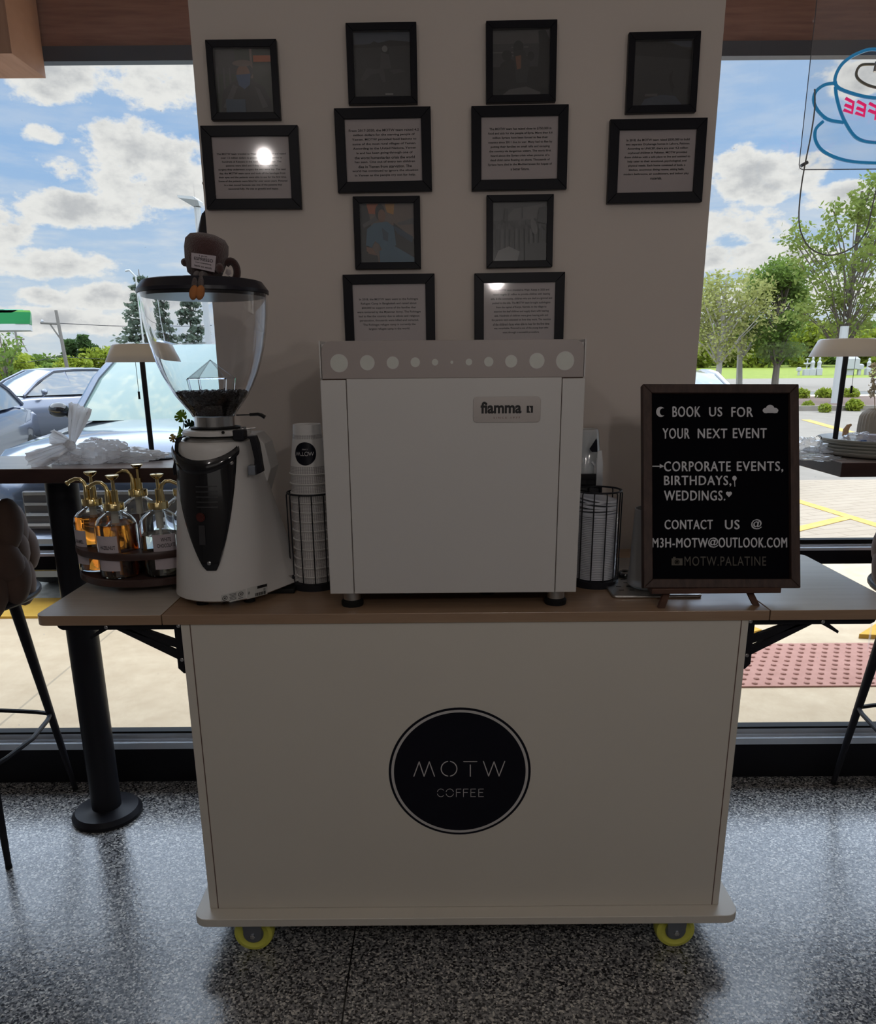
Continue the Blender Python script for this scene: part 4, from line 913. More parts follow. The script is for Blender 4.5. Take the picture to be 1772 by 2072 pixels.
a_ = at(494, 866, Y=1.84); b_ = at(517, 866, Y=1.84); m = MB(); m.tube([a_-Vector((.01, 0, .003)), b_], .0018, 8); m.lathe([(.008, -.006), (.009, .006)], tuple(a_-Vector((.004, 0, .003))), 12); m.build('adjusting_pin', M_steel, gr)
a_ = at(478, 840, Y=1.84); b_ = at(512, 839, Y=1.84); c_ = at(536, 842, Y=1.84)
m = MB(); m.tube([a_, b_], .0016, 8); m.tube([at(505, 839, Y=1.84), at(522, 838, Y=1.84), at(529, 840, Y=1.84), c_+Vector((0, 0, -.003))], [.0035, .004, .0045, .0045], 10); m.build('shutter_lever', M_gloss, gr)
# hopper: real wall thickness
prof = [(842, 42), (834, 46), (820, 57), (800, 72), (780, 83), (755, 94.5), (730, 103.5), (700, 112), (670, 118), (640, 122.5), (596, 126.5)]
pr = []
for py_, hw_ in prof:
    z = Lz(py_); d_ = (Vector((GX, GY, z))-CP).dot(fw); pr.append((hw_*d_/F, z))
outer = pr; inner = [(max(.001, r_-.0035), z) for r_, z in pr[::-1]]
m = MB(); k_ = outer+inner; n = 72; vs = []; fs = []; K = len(k_)
for i in range(n):
    for r_, z in k_: vs.append((GX+.002+r_*math.cos(2*PI*i/n), GY+r_*math.sin(2*PI*i/n), z))
for i in range(n):
    for q in range(K): fs.append((i*K+q, ((i+1) % n)*K+q, ((i+1) % n)*K+(q+1) % K, i*K+(q+1) % K))
m.add(vs, fs); hop = m.build('hopper', M_hglass, gr, smooth=60, label='clear plastic bean hopper')
LZ = pr[-1][1]; LR = pr[-1][0]
m = MB(); m.lathe([(0, LZ-.006), (LR-.006, LZ-.006), (LR-.006, LZ), (LR+.003, LZ+.001), (LR+.003, LZ+.008), (LR-.010, LZ+.026), (LR-.016, LZ+.028), (0, LZ+.029)], (GX+.002, GY, 0), 64, cap=False); m.build('hopper_lid', M_lid, gr)
# inner pyramid finger guard
m = MB(); zc = Lz(765); zt_ = Lz(728); rg = .060
gpts = [Vector((GX+.004+rg*math.cos(R(45+90*i)), GY+rg*math.sin(R(45+90*i)), zc)) for i in range(4)]; ap = Vector((GX+.004, GY, zt_))
for i in range(4):
    m.tube([gpts[i], ap], .0010, 6); m.tube([gpts[i], gpts[(i+1) % 4]], .0014, 6); m.tube([gpts[i]+Vector((0, 0, 0)), gpts[i].lerp(Vector((GX, GY, zc)), .15)-Vector((0, 0, .05))], .003, 8)
m.build('finger_guard', M_hglass, hop)
m = MB(); m.add([tuple(g) for g in gpts]+[tuple(ap)], [(0, 1, 4), (1, 2, 4), (2, 3, 4), (3, 0, 4)]); m.build('guard_cone', film('clear_guard_sheet', (.7, .72, .75), .9, .03, .4), hop, flat=True)
# beans: one heap, individual bean shapes on its surface
rnd = random.Random(5); bz1 = Lz(793)
def hr(z):
    for (ra, za), (rb, zb2) in zip(pr, pr[1:]):
        if za <= z <= zb2: return ra+(rb-ra)*(z-za)/(zb2-za)
    return pr[0][0]
hb = MB(); hb.lathe([(hr(z)-.007, z) for z in [pr[0][1]+.002+(bz1-.004-pr[0][1])*i/10 for i in range(11)]], (GX+.002, GY, 0), 40)
for i in range(1500):
    if i < 700: rr_ = (hr(bz1)-.010)*rnd.random()**.5; z = bz1-.004+.006*rnd.random()
    else: z = pr[0][1]+.006+(bz1-pr[0][1]-.006)*rnd.random(); rr_ = hr(z)-.009
    a_ = rnd.random()*2*PI
    hb.ball((GX+.002+rr_*math.cos(a_), GY+rr_*math.sin(a_), z), (.0052, .0038, .003), 6, M=Matrix.Rotation(rnd.random()*6, 3, 'Z') @ Matrix.Rotation(rnd.random()*3, 3, 'X'))
tag(hb.build('coffee_beans', M_beans), 'dark roasted coffee beans in the bottom of the clear hopper', 'coffee beans', kind='stuff')
# certification stickers on the grinder base
from mathutils.bvhtree import BVHTree
_bm = MB(); _bm.loft([gsec(z, 0) for z in zs]); _bvh = BVHTree.FromPolygons([tuple(v) for v in _bm.v], _bm.f)
def onbody(px_, py_, off):
    d = ray(px_, py_).normalized(); h_ = _bvh.ray_cast(CP, d)
    p = h_[0] if h_[0] is not None else CP+d*2.0
    return p-d*off
for (x0_, x1_, y0_, y1_, lb) in ((447, 497, 1198, 1217, 'a'), (500, 541, 1185, 1207, 'b')):
    sl_ = -.26
    def g(u, v, y0_=y0_, y1_=y1_, x0_=x0_, x1_=x1_):
        return onbody(x0_+(x1_-x0_)*u, y0_+sl_*(u-.5)*(x1_-x0_)+(y1_-y0_)*v, .0015)
    m = MB(); m.loft([[g(j/8, i/3) for j in range(9)] for i in range(4)], cap=False, closed=False); st = m.build('sticker', mat('silver_sticker', (.50, .50, .48), .35), gr, flat=True)
    m = MB()
    def lift(p): return p+(CP-p).normalized()*.0012
    def mark(u0__, u1__, v0__, v1__): m.add([lift(g(u0__, v0__)), lift(g(u1__, v0__)), lift(g(u1__, v1__)), lift(g(u0__, v1__))], [(0, 1, 2, 3)])
    if lb == 'a':
        for cu in (.16, .80):
            for k in range(12):
                a_ = 2*PI*k/12; b2 = 2*PI*(k+1)/12; m.add([lift(g(cu+.11*math.cos(t), .42+.25*math.sin(t))) for t in (a_, b2)]+[lift(g(cu+.085*math.cos(t), .42+.19*math.sin(t))) for t in (b2, a_)], [(0, 1, 2, 3)])
            mark(cu-.04, cu+.04, .36, .48); mark(cu-.10, cu+.10, .80, .86)
        for k in range(5): mark(.34+.02*(k % 2), .62, .15+.15*k, .20+.15*k)
    else:
        mark(.5, .98, .05, .30)
        for k in range(3): mark(.05, .9, .38+.09*k, .42+.09*k)
        for k in range(9): mark(.40+.06*k, .43+.06*k+.015*(k % 2), .66, .95)
    m.build('printed_marks', M_ink, st, flat=True)

# plush coffee cup sitting on the lid
tz = LZ+.029; c0 = at(418, 540, Y=1.80)
root = thing('plush_toy', 'brown plush coffee cup toy with handle and little boots sitting on the hopper lid', 'plush toy', (c0.x, 1.80, tz))
def pxl(n_, Y=1.80): return n_*Y*.935/F
T = Matrix.Translation((c0.x, 1.80, tz+pxl(40))) @ Matrix.Rotation(R(10), 4, 'Y')
m = MB(); m.lathe([(0, -pxl(41)), (pxl(24), -pxl(40)), (pxl(33), -pxl(34)), (pxl(40), -pxl(10)), (pxl(43), pxl(12)), (pxl(42), pxl(28)), (pxl(34), pxl(38)), (pxl(18), pxl(43)), (0, pxl(44))], n=32, T=T, cap=False)
bd = m.build('mug_body', M_plush, root, smooth=80)
hc = at(467, 549, Y=1.80); m = MB(); m.tube([hc+Vector((pxl(14)*math.cos(R(a_))*.9, 0, pxl(19)*math.sin(R(a_)))) for a_ in range(-130, 141, 18)], pxl(7.5), 12); m.build('mug_handle', M_plush2, root, smooth=80)
m = MB(); q = at(378, 532, Y=1.80); m.ball((q.x, 1.79, q.z), (pxl(9), pxl(8), pxl(8)), 14); q2 = at(448, 545, Y=1.77); m.ball((q2.x, 1.755, q2.z), (pxl(9), pxl(7), pxl(10)), 14); m.build('arm', M_plush, root, smooth=80)
for (x0_, x1_) in ((397, 393), (408, 406)):
    a_ = at(x0_+2, 556, Y=1.755); b_ = at(x1_, 582, Y=1.695); m = MB(); m.tube([a_+Vector((0, .03, 0)), a_, a_.lerp(b_, .5)+Vector((0, -.003, .004)), b_], [.0085, .008, .0065, .006], 10); lgm = m.build('leg', M_plush2, root, smooth=80)
    m = MB(); q = at(x1_-1, 592, Y=1.690); m.ball(q, (pxl(8.5), pxl(8), pxl(14)), 14, M=Matrix.Rotation(R(18), 3, 'Y')); m.build('boot', M_boot, lgm, smooth=80)
g4 = [at(387, 511, Y=1.750), at(437, 518, Y=1.750), at(434, 551, Y=1.750), at(387, 541, Y=1.750)]
m = MB(); m.add(g4+[p+Vector((0, .001, 0)) for p in g4], [(0, 1, 2, 3), (7, 6, 5, 4), (0, 4, 5, 1), (1, 5, 6, 2), (2, 6, 7, 3), (3, 7, 4, 0)]); tg = m.build('paper_tag', M_label, root, flat=True, label='white paper tag with printed words')
def tagp(u, v, d): return g4[3].lerp(g4[2], u).lerp(g4[0].lerp(g4[1], u), v)-Vector((0, d, 0))
m = MB()
for s_, a_, b_, v0_, v1_ in (('I put', .32, .66, .80, .93), ('ESPRESSO', .12, .90, .56, .76), ('into everything', .18, .84, .36, .47), ('back to work', .14, .88, .13, .27)):
    put_text(m, s_, tagp, a_, b_, v0_, v1_, .0006, bold=.01)
m.build('tag_lettering', M_ink, tg, flat=True)
m = MB(); g4b = [at(x_, y_, Y=1.775) for x_, y_ in ((458, 544), (466, 546), (468, 554), (462, 558), (455, 553))]; m.add(g4b+[p+Vector((0, .001, 0)) for p in g4b], [(0, 1, 2, 3, 4), (9, 8, 7, 6, 5)]); m.build('care_label', M_paper, root, flat=True)
# ============================================================ SYRUP TURNTABLE AND BOTTLES
TX, TY = -.765, 2.030
root = thing('syrup_turntable', 'dark two-tier wooden turntable holding syrup bottles at the left end of the counter', 'turntable', (TX, TY, CZ))
spots = [(-.885, 1.972), (-.802, 1.903), (-.697, 1.917), (-.640, 2.010), (-.700, 2.120), (-.820, 2.115)]
m = MB(); m.lathe([(.105, 0), (.108, .004), (.108, .014), (.10, .016)], (TX+.01, TY, CZ), 40); m.build('base', M_turn, root)
m = MB(); m.lathe([(0, .0), (.180, 0), (.184, .003), (.184, .017), (.181, .020), (0, .020)], (TX, TY, CZ+.018), 72, cap=False); m.build('lower_tray', M_turn, root)
def holed_disc(zc, th, Ro, hr_):
    # ring-like upper tier: disc with six round holes, built as polar grid with the hole areas left open
    mb = MB(); N = 240; rings = [0, .03, .05]+[.06+.0045*i for i in range(28)]; rings = [r_ for r_ in rings if r_ < Ro-.001]+[Ro]
    def inside(x, y): return any((x-sx)**2+(y-sy)**2 < hr_*hr_ for sx, sy in spots)
    for i in range(len(rings)-1):
        for j in range(N):
            a0, a1 = 2*PI*j/N, 2*PI*(j+1)/N; rm = (rings[i]+rings[i+1])/2; am = (a0+a1)/2
            if inside(TX+rm*math.cos(am), TY+rm*math.sin(am)): continue
            c = [(TX+r_*math.cos(a_), TY+r_*math.sin(a_)) for r_, a_ in ((rings[i], a0), (rings[i+1], a0), (rings[i+1], a1), (rings[i], a1))]
            mb.add([(x, y, zc+th) for x, y in c], [(0, 1, 2, 3)]); mb.add([(x, y, zc) for x, y in c], [(3, 2, 1, 0)])
    mb.lathe([(Ro, zc), (Ro+.001, zc+.002), (Ro+.001, zc+th-.002), (Ro, zc+th)], (TX, TY, 0), 96, cap=False)
    for sx, sy in spots: mb.lathe([(hr_, zc+th), (hr_, zc)], (sx, sy, 0), 32, cap=False)
    return mb
holed_disc(CZ+.088, .018, .1855, .0508).build('upper_tray', M_turn, root)
m = MB(); m.lathe([(.045, CZ+.036), (.045, CZ+.09)], (TX, TY, 0), 24); m.build('post', M_turn, root)

def make_bottle(x, y, z, syrup, label, fill, lines, spout=180, lab_rot=0):
    root = thing('syrup_bottle', label, 'bottle', (x, y, z), 'pump bottles of syrup on the turntable')
    Rb = .0500; o = [(0, 0), (Rb-.004, 0), (Rb, .004), (Rb, .128), (Rb-.003, .139), (Rb-.011, .150), (.028, .158), (.0225, .162), (.0225, .172)]
    i_ = [(max(0, r_-.0028), z_ if z_ > .02 else .006) for r_, z_ in o[::-1]]; i_[-1] = (0, .006)
    m = MB(); m.lathe(o+i_, (x, y, z), 48, cap=False); m.build('glass_body', M_glass, root, smooth=50)
    if fill:
        m = MB(); m.lathe([(0, .0065), (Rb-.0045, .0065), (Rb-.0032, .010), (Rb-.0032, fill), (0, fill)], (x, y, z), 40, cap=False); m.build('syrup', syrup, root)
    m = MB(); m.lathe([(.0225, .167), (.0250, .168), (.0250, .183), (.024, .185), (0, .185)], (x, y, z), 40, cap=False)
    cap_ = m.build('screw_cap', M_gold, root)
    m = MB(); m.tube([(x, y, z+.166), (x, y, z+.118)], .009, 14); m.tube([(x, y, z+.12), (x, y, z+.012)], .0032, 8); m.build('dip_tube', M_tube, root)
    m = MB(); m.tube([(x+.005, y, z+.183), (x+.005, y, z+.216)], .0088, 18); m.tube([(x+.005, y, z+.212), (x+.005, y, z+.246)], .0042, 12)
    m.lathe([(.004, -.004), (.010, 0), (.0155, .006), (.016, .009), (.012, .010), (0, .010)], (x+.005, y, z+.244), 28); m.build('pump_plunger', M_gold, root)
    ca, sa = math.cos(R(spout)), math.sin(R(spout)); P_ = lambda d, h: (x+.005*0-.011*-ca*1+d*ca, y+d*sa, z+h)
    m = MB(); m.tube([P_(0, .176), P_(0, .200), P_(0, .214), P_(.004, .226), P_(.013, .234), P_(.024, .235), P_(.036, .230), P_(.048, .222)], [.0075, .0075, .0055, .0048, .0046, .0044, .0044, .0044], 14)
    m.tube([P_(.044, .2245), P_(.047, .2225)], .0065, 14); m.build('spout', M_gold, root)
    m = MB(); a0, a1 = lab_rot-33, lab_rot+33; rr_ = Rb+.0005
    g_ = lambda u, v, d: (x+(rr_+d)*math.sin(R(a0+(a1-a0)*u)), y-(rr_+d)*math.cos(R(a0+(a1-a0)*u)), z+.022+.088*v)
    m.loft([[g_(j/12, v, 0) for j in range(13)] for v in (0, 1)], cap=False, closed=False); lb = m.build('paper_label', M_label, root)
    m = MB(); n = len(lines)
    for k, s_ in enumerate(lines):
        w_ = min(.8, .085*len(s_)); c_ = .55; vv = .80-.17*k if n > 1 else .62
        put_text(m, s_, g_, c_-w_/2, c_+w_/2, vv, vv+.11, .0004, bold=.012)
    if n: m.build('label_lettering', M_ink, lb, flat=True)
    return root
bz = CZ+.038
binfo = [(M_amber, 'amber syrup pump bottle, leftmost on the turntable', .142, ['CARAMEL'], 180, -38),
         (M_amber, 'amber syrup pump bottle labelled hazelnut at the front of the turntable', .134, ['HAZELNUT'], 180, -12),
         (M_clearsyrup, 'pale syrup pump bottle labelled white chocolate beside the grinder', .105, ['WHITE', 'CHOCOLATE'], 8, 28),
         (M_clearsyrup, 'pump bottle mostly hidden behind the coffee grinder', .08, [], 0, 90),
         (M_clearsyrup, 'pump bottle behind the white chocolate one', .06, [], 12, 150),
         (M_clearsyrup, 'pump bottle behind the hazelnut one', .05, [], 175, 200)]
for (sx, sy), (sm, lb, fl, ln, sp, lr_) in zip(spots, binfo): make_bottle(sx, sy, bz, sm, lb, fl, ln, sp, lr_)

# ============================================================ CUPS, LIDS, HOLDERS
def holder(x, y, label, n=12, top=.265):
    root = thing('wire_holder', label, 'cup holder', (x, y, CZ), 'black wire holders beside the espresso machine'); r_ = .0595
    m = MB(); m.lathe([(0, .0), (r_+.002, 0), (r_+.002, .016), (r_-.003, .018), (0, .012)], (x, y, CZ), 40, cap=False); m.build('base', M_blackmetal, root)
    for i in range(n):
        a_ = 2*PI*(i+.35)/n; cx_, sy_ = math.cos(a_), math.sin(a_)
        m = MB(); m.tube([(x+r_*cx_, y+r_*sy_, CZ+.012), (x+r_*cx_, y+r_*sy_, CZ+top-.006), (x+(r_-.003)*cx_, y+(r_-.003)*sy_, CZ+top)], .0016, 8); m.build('wire', M_blackmetal, root)
    m = MB(); m.tube([(x+(r_-.002)*math.cos(2*PI*i/40), y+(r_-.002)*math.sin(2*PI*i/40), CZ+top) for i in range(40)], .0024, 8, closed=True); m.build('top_ring', M_blackmetal, root)
HX1, HX2, HY = -.3165, .4015, 1.925
HT1 = at(630, 1003, Y=HY-.058).z-CZ; HT2 = at(1215, 999, Y=HY-.058).z-CZ
holder(HX1, HY, 'black wire holder around the paper cups left of the machine', top=HT1)
holder(HX2, HY, 'black wire holder around the clear lids right of the machine', top=HT2)
# patterned paper cup
def cupmat():
    m_ = mat('printed_paper_cup', (.66, .64, .62), .55); t = NT(m_.node_tree); b = t.n['Principled BSDF']
    tc_ = t.new('ShaderNodeTexCoord'); s_ = t.new('ShaderNodeSeparateXYZ'); t.l.new(tc_.outputs['Object'], s_.inputs[0])
    an = t.math('MULTIPLY', t.math('ARCTAN2', s_.outputs[1], s_.outputs[0]), 26.0); z = s_.outputs[2]
    fa_ = t.math('ABSOLUTE', t.math('SINE', an)); fb = t.math('ABSOLUTE', t.math('SINE', t.math('MULTIPLY', z, 900.0)))
    dia = t.math('GREATER_THAN', t.math('ADD', fa_, fb), 1.12)
    band = t.math('MULTIPLY', t.math('GREATER_THAN', z, .004), t.math('LESS_THAN', z, .021))
    band2 = t.math('MULTIPLY', t.math('GREATER_THAN', z, .086), t.math('LESS_THAN', z, .096))
    k_ = t.math('MULTIPLY', dia, t.math('MAXIMUM', band, band2))
    t.put(b.inputs['Base Color'], t.mix(k_, (.66, .64, .62), (.33, .31, .31))); return m_
M_pcup = cupmat()
sp_ = (at(640, 963, Y=HY-.05).z-at(640, 1189, Y=HY-.05).z)/12.0
zr0 = at(640, 1189, Y=HY-.05).z
CH_ = .108
m = MB(); m.lathe([(.0475, 0), (.0492, .001), (.0492, .003), (.0470, .004), (.0335, CH_), (.0330, CH_-.004), (0, CH_-.005)], (HX1, HY, zr0), 40, cap=False)
cup0r = thing('paper_cup', 'upside-down patterned paper cup, lowest in the stack left of the machine', 'cup', (HX1, HY, zr0), 'patterned paper cups in the left stack'); m.build('cup_body', M_pcup, cup0r)
ORDN = ['second from the bottom', 'third from the bottom', 'fourth from the bottom', 'fifth from the bottom', 'middle, sixth from the bottom', 'seventh from the bottom', 'fifth below the bare rims', 'just below the holder ring', 'level with the holder ring', 'first with its rim above the holder ring', 'second with its rim above the holder ring', 'third with its rim above the ring']
last = None
for k in range(1, 13):
    last = dup(cup0r, (HX1, HY, zr0+sp_*k), 'upside-down patterned paper cup in the left stack, '+(ORDN[k-1] if k < 12 else 'topmost, showing the black round logo'))
# logo on topmost cup (upside-down, as the cup stands)
z_top = zr0+sp_*12; org = Vector((HX1, HY, z_top))
def cl(u, v, d):   # local logo coords in metres -> cup surface
    z = v; r_ = .0470+(.0335-.0470)*(z-.004)/(CH_-.004)+.0004+d; a_ = u/r_+R(-2); return (HX1+r_*math.sin(a_), HY-r_*math.cos(a_), z_top+z)
m = MB(); m.loft([[cl(.0275*math.cos(2*PI*i/48)*q, .052+.0275*math.sin(2*PI*i/48)*q, 0) for i in range(48)] for q in (.001, .25, .5, .75, 1)], cap=False); cuplogo = m.build('cup_logo', M_logoB, last, flat=True)
m = MB(); up = lambda u, v, d: cl(-u, .052-v+.0, d)
stw = .0011
M_pts = [[(-.021, -.004), (-.018, .004), (-.015, -.004), (-.012, .004), (-.009, -.004)], [(.002, .004), (.010, .004)], [(.006, .002), (.006, -.004)], [(.012, .004), (.015, -.004), (.018, .004), (.021, -.004), (.024, .004)]]
for pts in M_pts: stroke(m, pts, stw, up, .0004)
stroke(m, [(-.0035+.0042*math.cos(R(a_)), .0045*math.sin(R(a_))) for a_ in range(0, 361, 24)], stw, up, .0004)
put_text(m, 'COFFEE', up, -.007, .007, -.012, -.009, .0004)
m.build('cup_logo_lettering', M_logoW, cuplogo, flat=True)
e_ = thing('paper_cup', 'plain white cup bottom poking out on top of the left cup stack', 'cup', (HX1, HY, z_top+sp_*.6)); m = MB(); m.lathe([(.0350, .090), (.0335, CH_), (.0325, CH_-.003), (0, CH_-.004)], (HX1, HY, z_top+.012), 40, cap=False); m.build('cup_body', M_cup, e_)
# lids in the right holder
LG2 = 'clear lids stacked in the right holder'; zl = CZ+.020; zl1 = at(1215, 1012, Y=HY-.05).z; nl = 46; ds = (zl1-zl)/nl
lid0 = thing('cup_lid', 'clear plastic lid in the crowded lower stack inside the right wire holder', 'lid', (HX2, HY, zl), LG2)
m = MB(); m.lathe([(0, .0012), (.036, .0012), (.040, .0022), (.0505, .0022), (.0515, .0), (.0515, .003), (.050, .0036), (.0405, .0034), (.036, .0024), (0, .0024)], (HX2, HY, zl), 36, cap=False); m.build('lid_body', M_lidp, lid0)
rnd = random.Random(9)
for k in range(1, nl):
    tilt = 0 if k < 36 else (k-35)*.8
    r_ = dup(lid0, (HX2+rnd.uniform(-.0008, .0008)+(.001 if k < 36 else -.001), HY, zl+ds*k), group=LG2 if k < 36 else 'tilted clear lids on top of the lid stack', rot=(R(tilt*.35), R(tilt), rnd.random()*6) if tilt else (0, 0, rnd.random()*6))
    if k >= 36: r_['label'] = 'tilted clear plastic lid near the top of the stack in the right holder'
# clear cups, straws and cutlery packs standing behind the right holder
CG = 'clear plastic cups nested behind the lids'
cx0, cy0 = .388, 2.05
zc1 = at(1190, 868, Y=cy0).z
c0r = thing('clear_cup', 'upside-down clear plastic cup nested in the short stack right of the machine', 'cup', (cx0, cy0, zc1-.13), CG)
m = MB(); m.lathe([(.048, 0), (.050, .001), (.047, .004), (.033, .125), (.030, .130), (.028, .1285), (0, .1285)], (cx0, cy0, zc1-.13), 32, cap=False); m.build('cup_body', M_clearcup, c0r)
for k in range(1, 9): dup(c0r, (cx0, cy0, zc1-.13-.0105*k))
p = at(1201, 905, Y=1.99); m = MB(); m.add([p+Vector((a, 0, b)) for a, b in ((-.010, -.004), (.006, .022), (.008, .016), (.010, -.012), (-.004, -.012))]+[p+Vector((a, .003, b)) for a, b in ((-.010, -.004), (.006, .022), (.008, .016), (.010, -.012), (-.004, -.012))], [(0, 1, 2, 3, 4), (9, 8, 7, 6, 5)]+[(i, i+5, (i+1) % 5+5, (i+1) % 5) for i in range(5)])
tag(m.build('sleeve_logo', M_logoB), 'black printed patch on the nested clear cups right of the machine', 'print')
caddy = thing('straw_caddy', 'black caddy of wrapped straws standing between the machine and the lids', 'straw holder', (.375, 2.01, CZ))
zt2 = at(1195, 958, Y=2.0).z; m = MB(); m.prism(rrect(.335, 1.99, .425, 2.06, .006), lambda u, v, d: (u, v, d), CZ, zt2); m.build('box', M_gloss, caddy, bevel=.001)
SG2 = 'wrapped straws in the black caddy'; rnd = random.Random(4)
s0 = None
for k in range(14):
    x_ = .342+.0058*k; y_ = 2.0+.03*rnd.random(); h = rnd.uniform(.02, .052)
    r_ = thing('wrapped_straw', 'straw in clear white wrapper sticking out of the black caddy', 'straw', (x_, y_, zt2-.05), SG2)
    m = MB(); m.tube([(x_, y_, zt2-.05), (x_+rnd.uniform(-.003, .003), y_, zt2+h*.6), (x_+rnd.uniform(-.008, .006), y_, zt2+h)], [.0032, .0034, .0026], 8); m.build('wrapper', M_bag, r_)
p = at(1214, 935, Y=1.99); pk = thing('cutlery_packet', 'tall clear wrapped packet at the right of the straw caddy', 'packet', (p.x, 1.99, CZ)); m = MB()
m.loft([[(p.x-.008, 1.985, zt2-.03), (p.x+.008, 1.985, zt2-.03), (p.x+.008, 1.992, zt2-.03), (p.x-.008, 1.992, zt2-.03)], [(p.x-.009, 1.984, zt2+.03), (p.x+.006, 1.984, zt2+.03), (p.x+.006, 1.994, zt2+.03), (p.x-.009, 1.994, zt2+.03)], [(p.x-.008, 1.988, zt2+.058), (p.x+.002, 1.988, zt2+.060), (p.x+.002, 1.990, zt2+.060), (p.x-.008, 1.990, zt2+.058)]]); m.build('wrapper', M_bag, pk)

# behind the grinder: kraft bag, glass saucer, dark tray
p = at(580, 1150, z=CZ)
kb = thing('kraft_bag', 'crumpled brown kraft paper bag behind the grinder', 'paper bag', (p.x, p.y, CZ)); m = MB(); rnd = random.Random(2)
k0 = at(562, 1113, Y=2.12); k1 = at(603, 1150, Y=2.12)
m.loft([[(k0.x-.03+rnd.uniform(-.004, .004), 2.08, z), (k1.x+.01+rnd.uniform(-.004, .004), 2.07, z), (k1.x+.01, 2.16, z), (k0.x-.03, 2.17, z)] for z in (CZ+.001, CZ+.012, CZ+.022, CZ+.03)]); m.build('paper_body', M_kraft, kb, bevel=.003)
m = MB()
for k in range(5): m.add([(k0.x+.004+.012*(k % 3), 2.0785-.001-.003*(k//3), CZ+.010+.007*(k//2)), (k0.x+.012+.012*(k % 3), 2.0775-.003, CZ+.010+.007*(k//2)), (k0.x+.012+.012*(k % 3), 2.0775-.003, CZ+.013+.007*(k//2)), (k0.x+.004+.012*(k % 3), 2.0785-.003, CZ+.013+.007*(k//2))], [(0, 1, 2, 3)])
m.build('printed_marks', M_ink, kb, flat=True)
sc_ = at(585, 1172, z=CZ+.02); s_ = thing('glass_bowl', 'small clear glass bowl between the grinder and the cup holder', 'bowl', (sc_.x-.01, sc_.y, CZ)); m = MB()
m.lathe([(0, .014), (.020, .014), (.032, .022), (.040, .040), (.042, .040), (.035, .020), (.022, .0115), (0, .0115)], (sc_.x-.01, sc_.y, CZ), 36, cap=False); m.build('bowl_body', M_glass, s_)
m = MB(); q = at(590, 1195, z=CZ); m.box((q.x-.08, 1.85, CZ), (q.x+.012, 2.03, CZ+.012)); tag(m.build('tamping_mat', M_rubber, bevel=.003), 'flat black mat between the grinder base and the cup holder', 'mat')

# right: perforated drip tray with steel jug, behind the letter board
dt = thing('rinse_tray', 'flat perforated steel rinse tray lying behind the letter board', 'tray', (.60, 1.97, CZ))
q0 = at(1252, 1214, z=CZ); q1 = at(1422, 1212, z=CZ); tx0, tx1, ty0, ty1 = q0.x-.012, q1.x+.002, q0.y+.01, 2.16
m = MB(); m.prism(rrect(tx0, ty0, tx1, ty1, .012), lambda u, v, d: (u, v, d), CZ, CZ+.008); m.build('tray_body', M_brushed, dt, bevel=.003)
m = MB(); k = 0
for i in range(8):
    for j in range(7):
        x_ = tx0+.03+.026*i; y_ = ty0+.045+.032*j
        if x_ < tx1-.02 and y_ < ty1-.02: m.box((x_-.006, y_-.0016, CZ+.0082), (x_+.006, y_+.0016, CZ+.0087))
h_ = m.build('drain_slots', M_rubber, dt, flat=True)
q = at(1268, 1162, z=CZ+.012); m = MB(); m.tube([(q.x+.020*math.cos(2*PI*i/24), q.y+.02*math.sin(2*PI*i/24), CZ+.014) for i in range(24)], .005, 8, closed=True); rg_ = m.build('rinser_ring', M_gloss, dt)
m = MB(); m.lathe([(0, 0), (.018, 0), (.02, .004), (.012, .008), (0, .009)], (q.x, q.y, CZ+.008), 20, cap=False); m.build('rinser_nozzle', M_steel, rg_)
q = at(1305, 1190, z=CZ+.01); jx = at(1276, 1150, Y=1.86).x+.052; jt = at(1300, 1030, Y=1.86).z
jg = thing('frosted_tumbler', 'tall frosted plastic tumbler standing behind the letter board', 'tumbler', (jx, 1.87, CZ+.009)); m = MB()
m.lathe([(.0, .0), (.050, .0), (.056, .006), (.054, .03), (.0515, .06), (.047, jt-CZ-.01), (.045, jt-CZ-.01), (.049, .06), (.051, .02), (0, .008)], (jx, 1.87, CZ+.009), 44, cap=False); m.build('tumbler_body', mat('frosted_plastic', (.40, .40, .40), .35, trans=.35, var=.03), jg)

# ============================================================ LETTER BOARD ON EASEL
def vline(x0_, y0_, Y0): return at(x0_, y0_, Y=Y0)
Yb, Yt = 1.755, 1.895
bl, br_, tl, tr_ = at(1301, 1190, Y=Yb), at(1614, 1190, Y=Yb), at(1293, 780, Y=Yt), at(1609, 779, Y=Yt)
o_ = bl.lerp(br_, .5); U = (br_-bl).normalized(); V = ((tl+tr_)/2-(bl+br_)/2); BH = V.length; V = (V-U*V.dot(U)).normalized(); Nn = V.cross(U).normalized()
if Nn.y > 0: Nn = -Nn
BW = ((br_-bl).length+(tr_-tl).length)/2
def bd_(u, v, d=0): return o_+U*(u*BW-BW/2)+V*(v*BH)+Nn*d
lbt = thing('letter_board', 'black felt letter board in a dark wooden frame advertising event bookings', 'letter board', tuple(o_))
fwd_ = .068
m = MB(); m.prism([(.02, .02), (.98, .02), (.98, .98), (.02, .98)], bd_, -.008, 0); felt = m.build('felt_panel', M_felt, lbt, flat=True)
fa_, fb_ = .058, .058*BW/BH
for poly in ([(0, 0), (1, 0), (1-fa_, fb_), (fa_, fb_)], [(1, 0), (1, 1), (1-fa_, 1-fb_), (1-fa_, fb_)], [(1, 1), (0, 1), (fa_, 1-fb_), (1-fa_, 1-fb_)], [(0, 1), (0, 0), (fa_, fb_), (fa_, 1-fb_)]):
    m = MB(); m.prism(poly, bd_, -.012, .012); m.build('frame_bar', M_bframe, lbt, flat=True, bevel=.002)
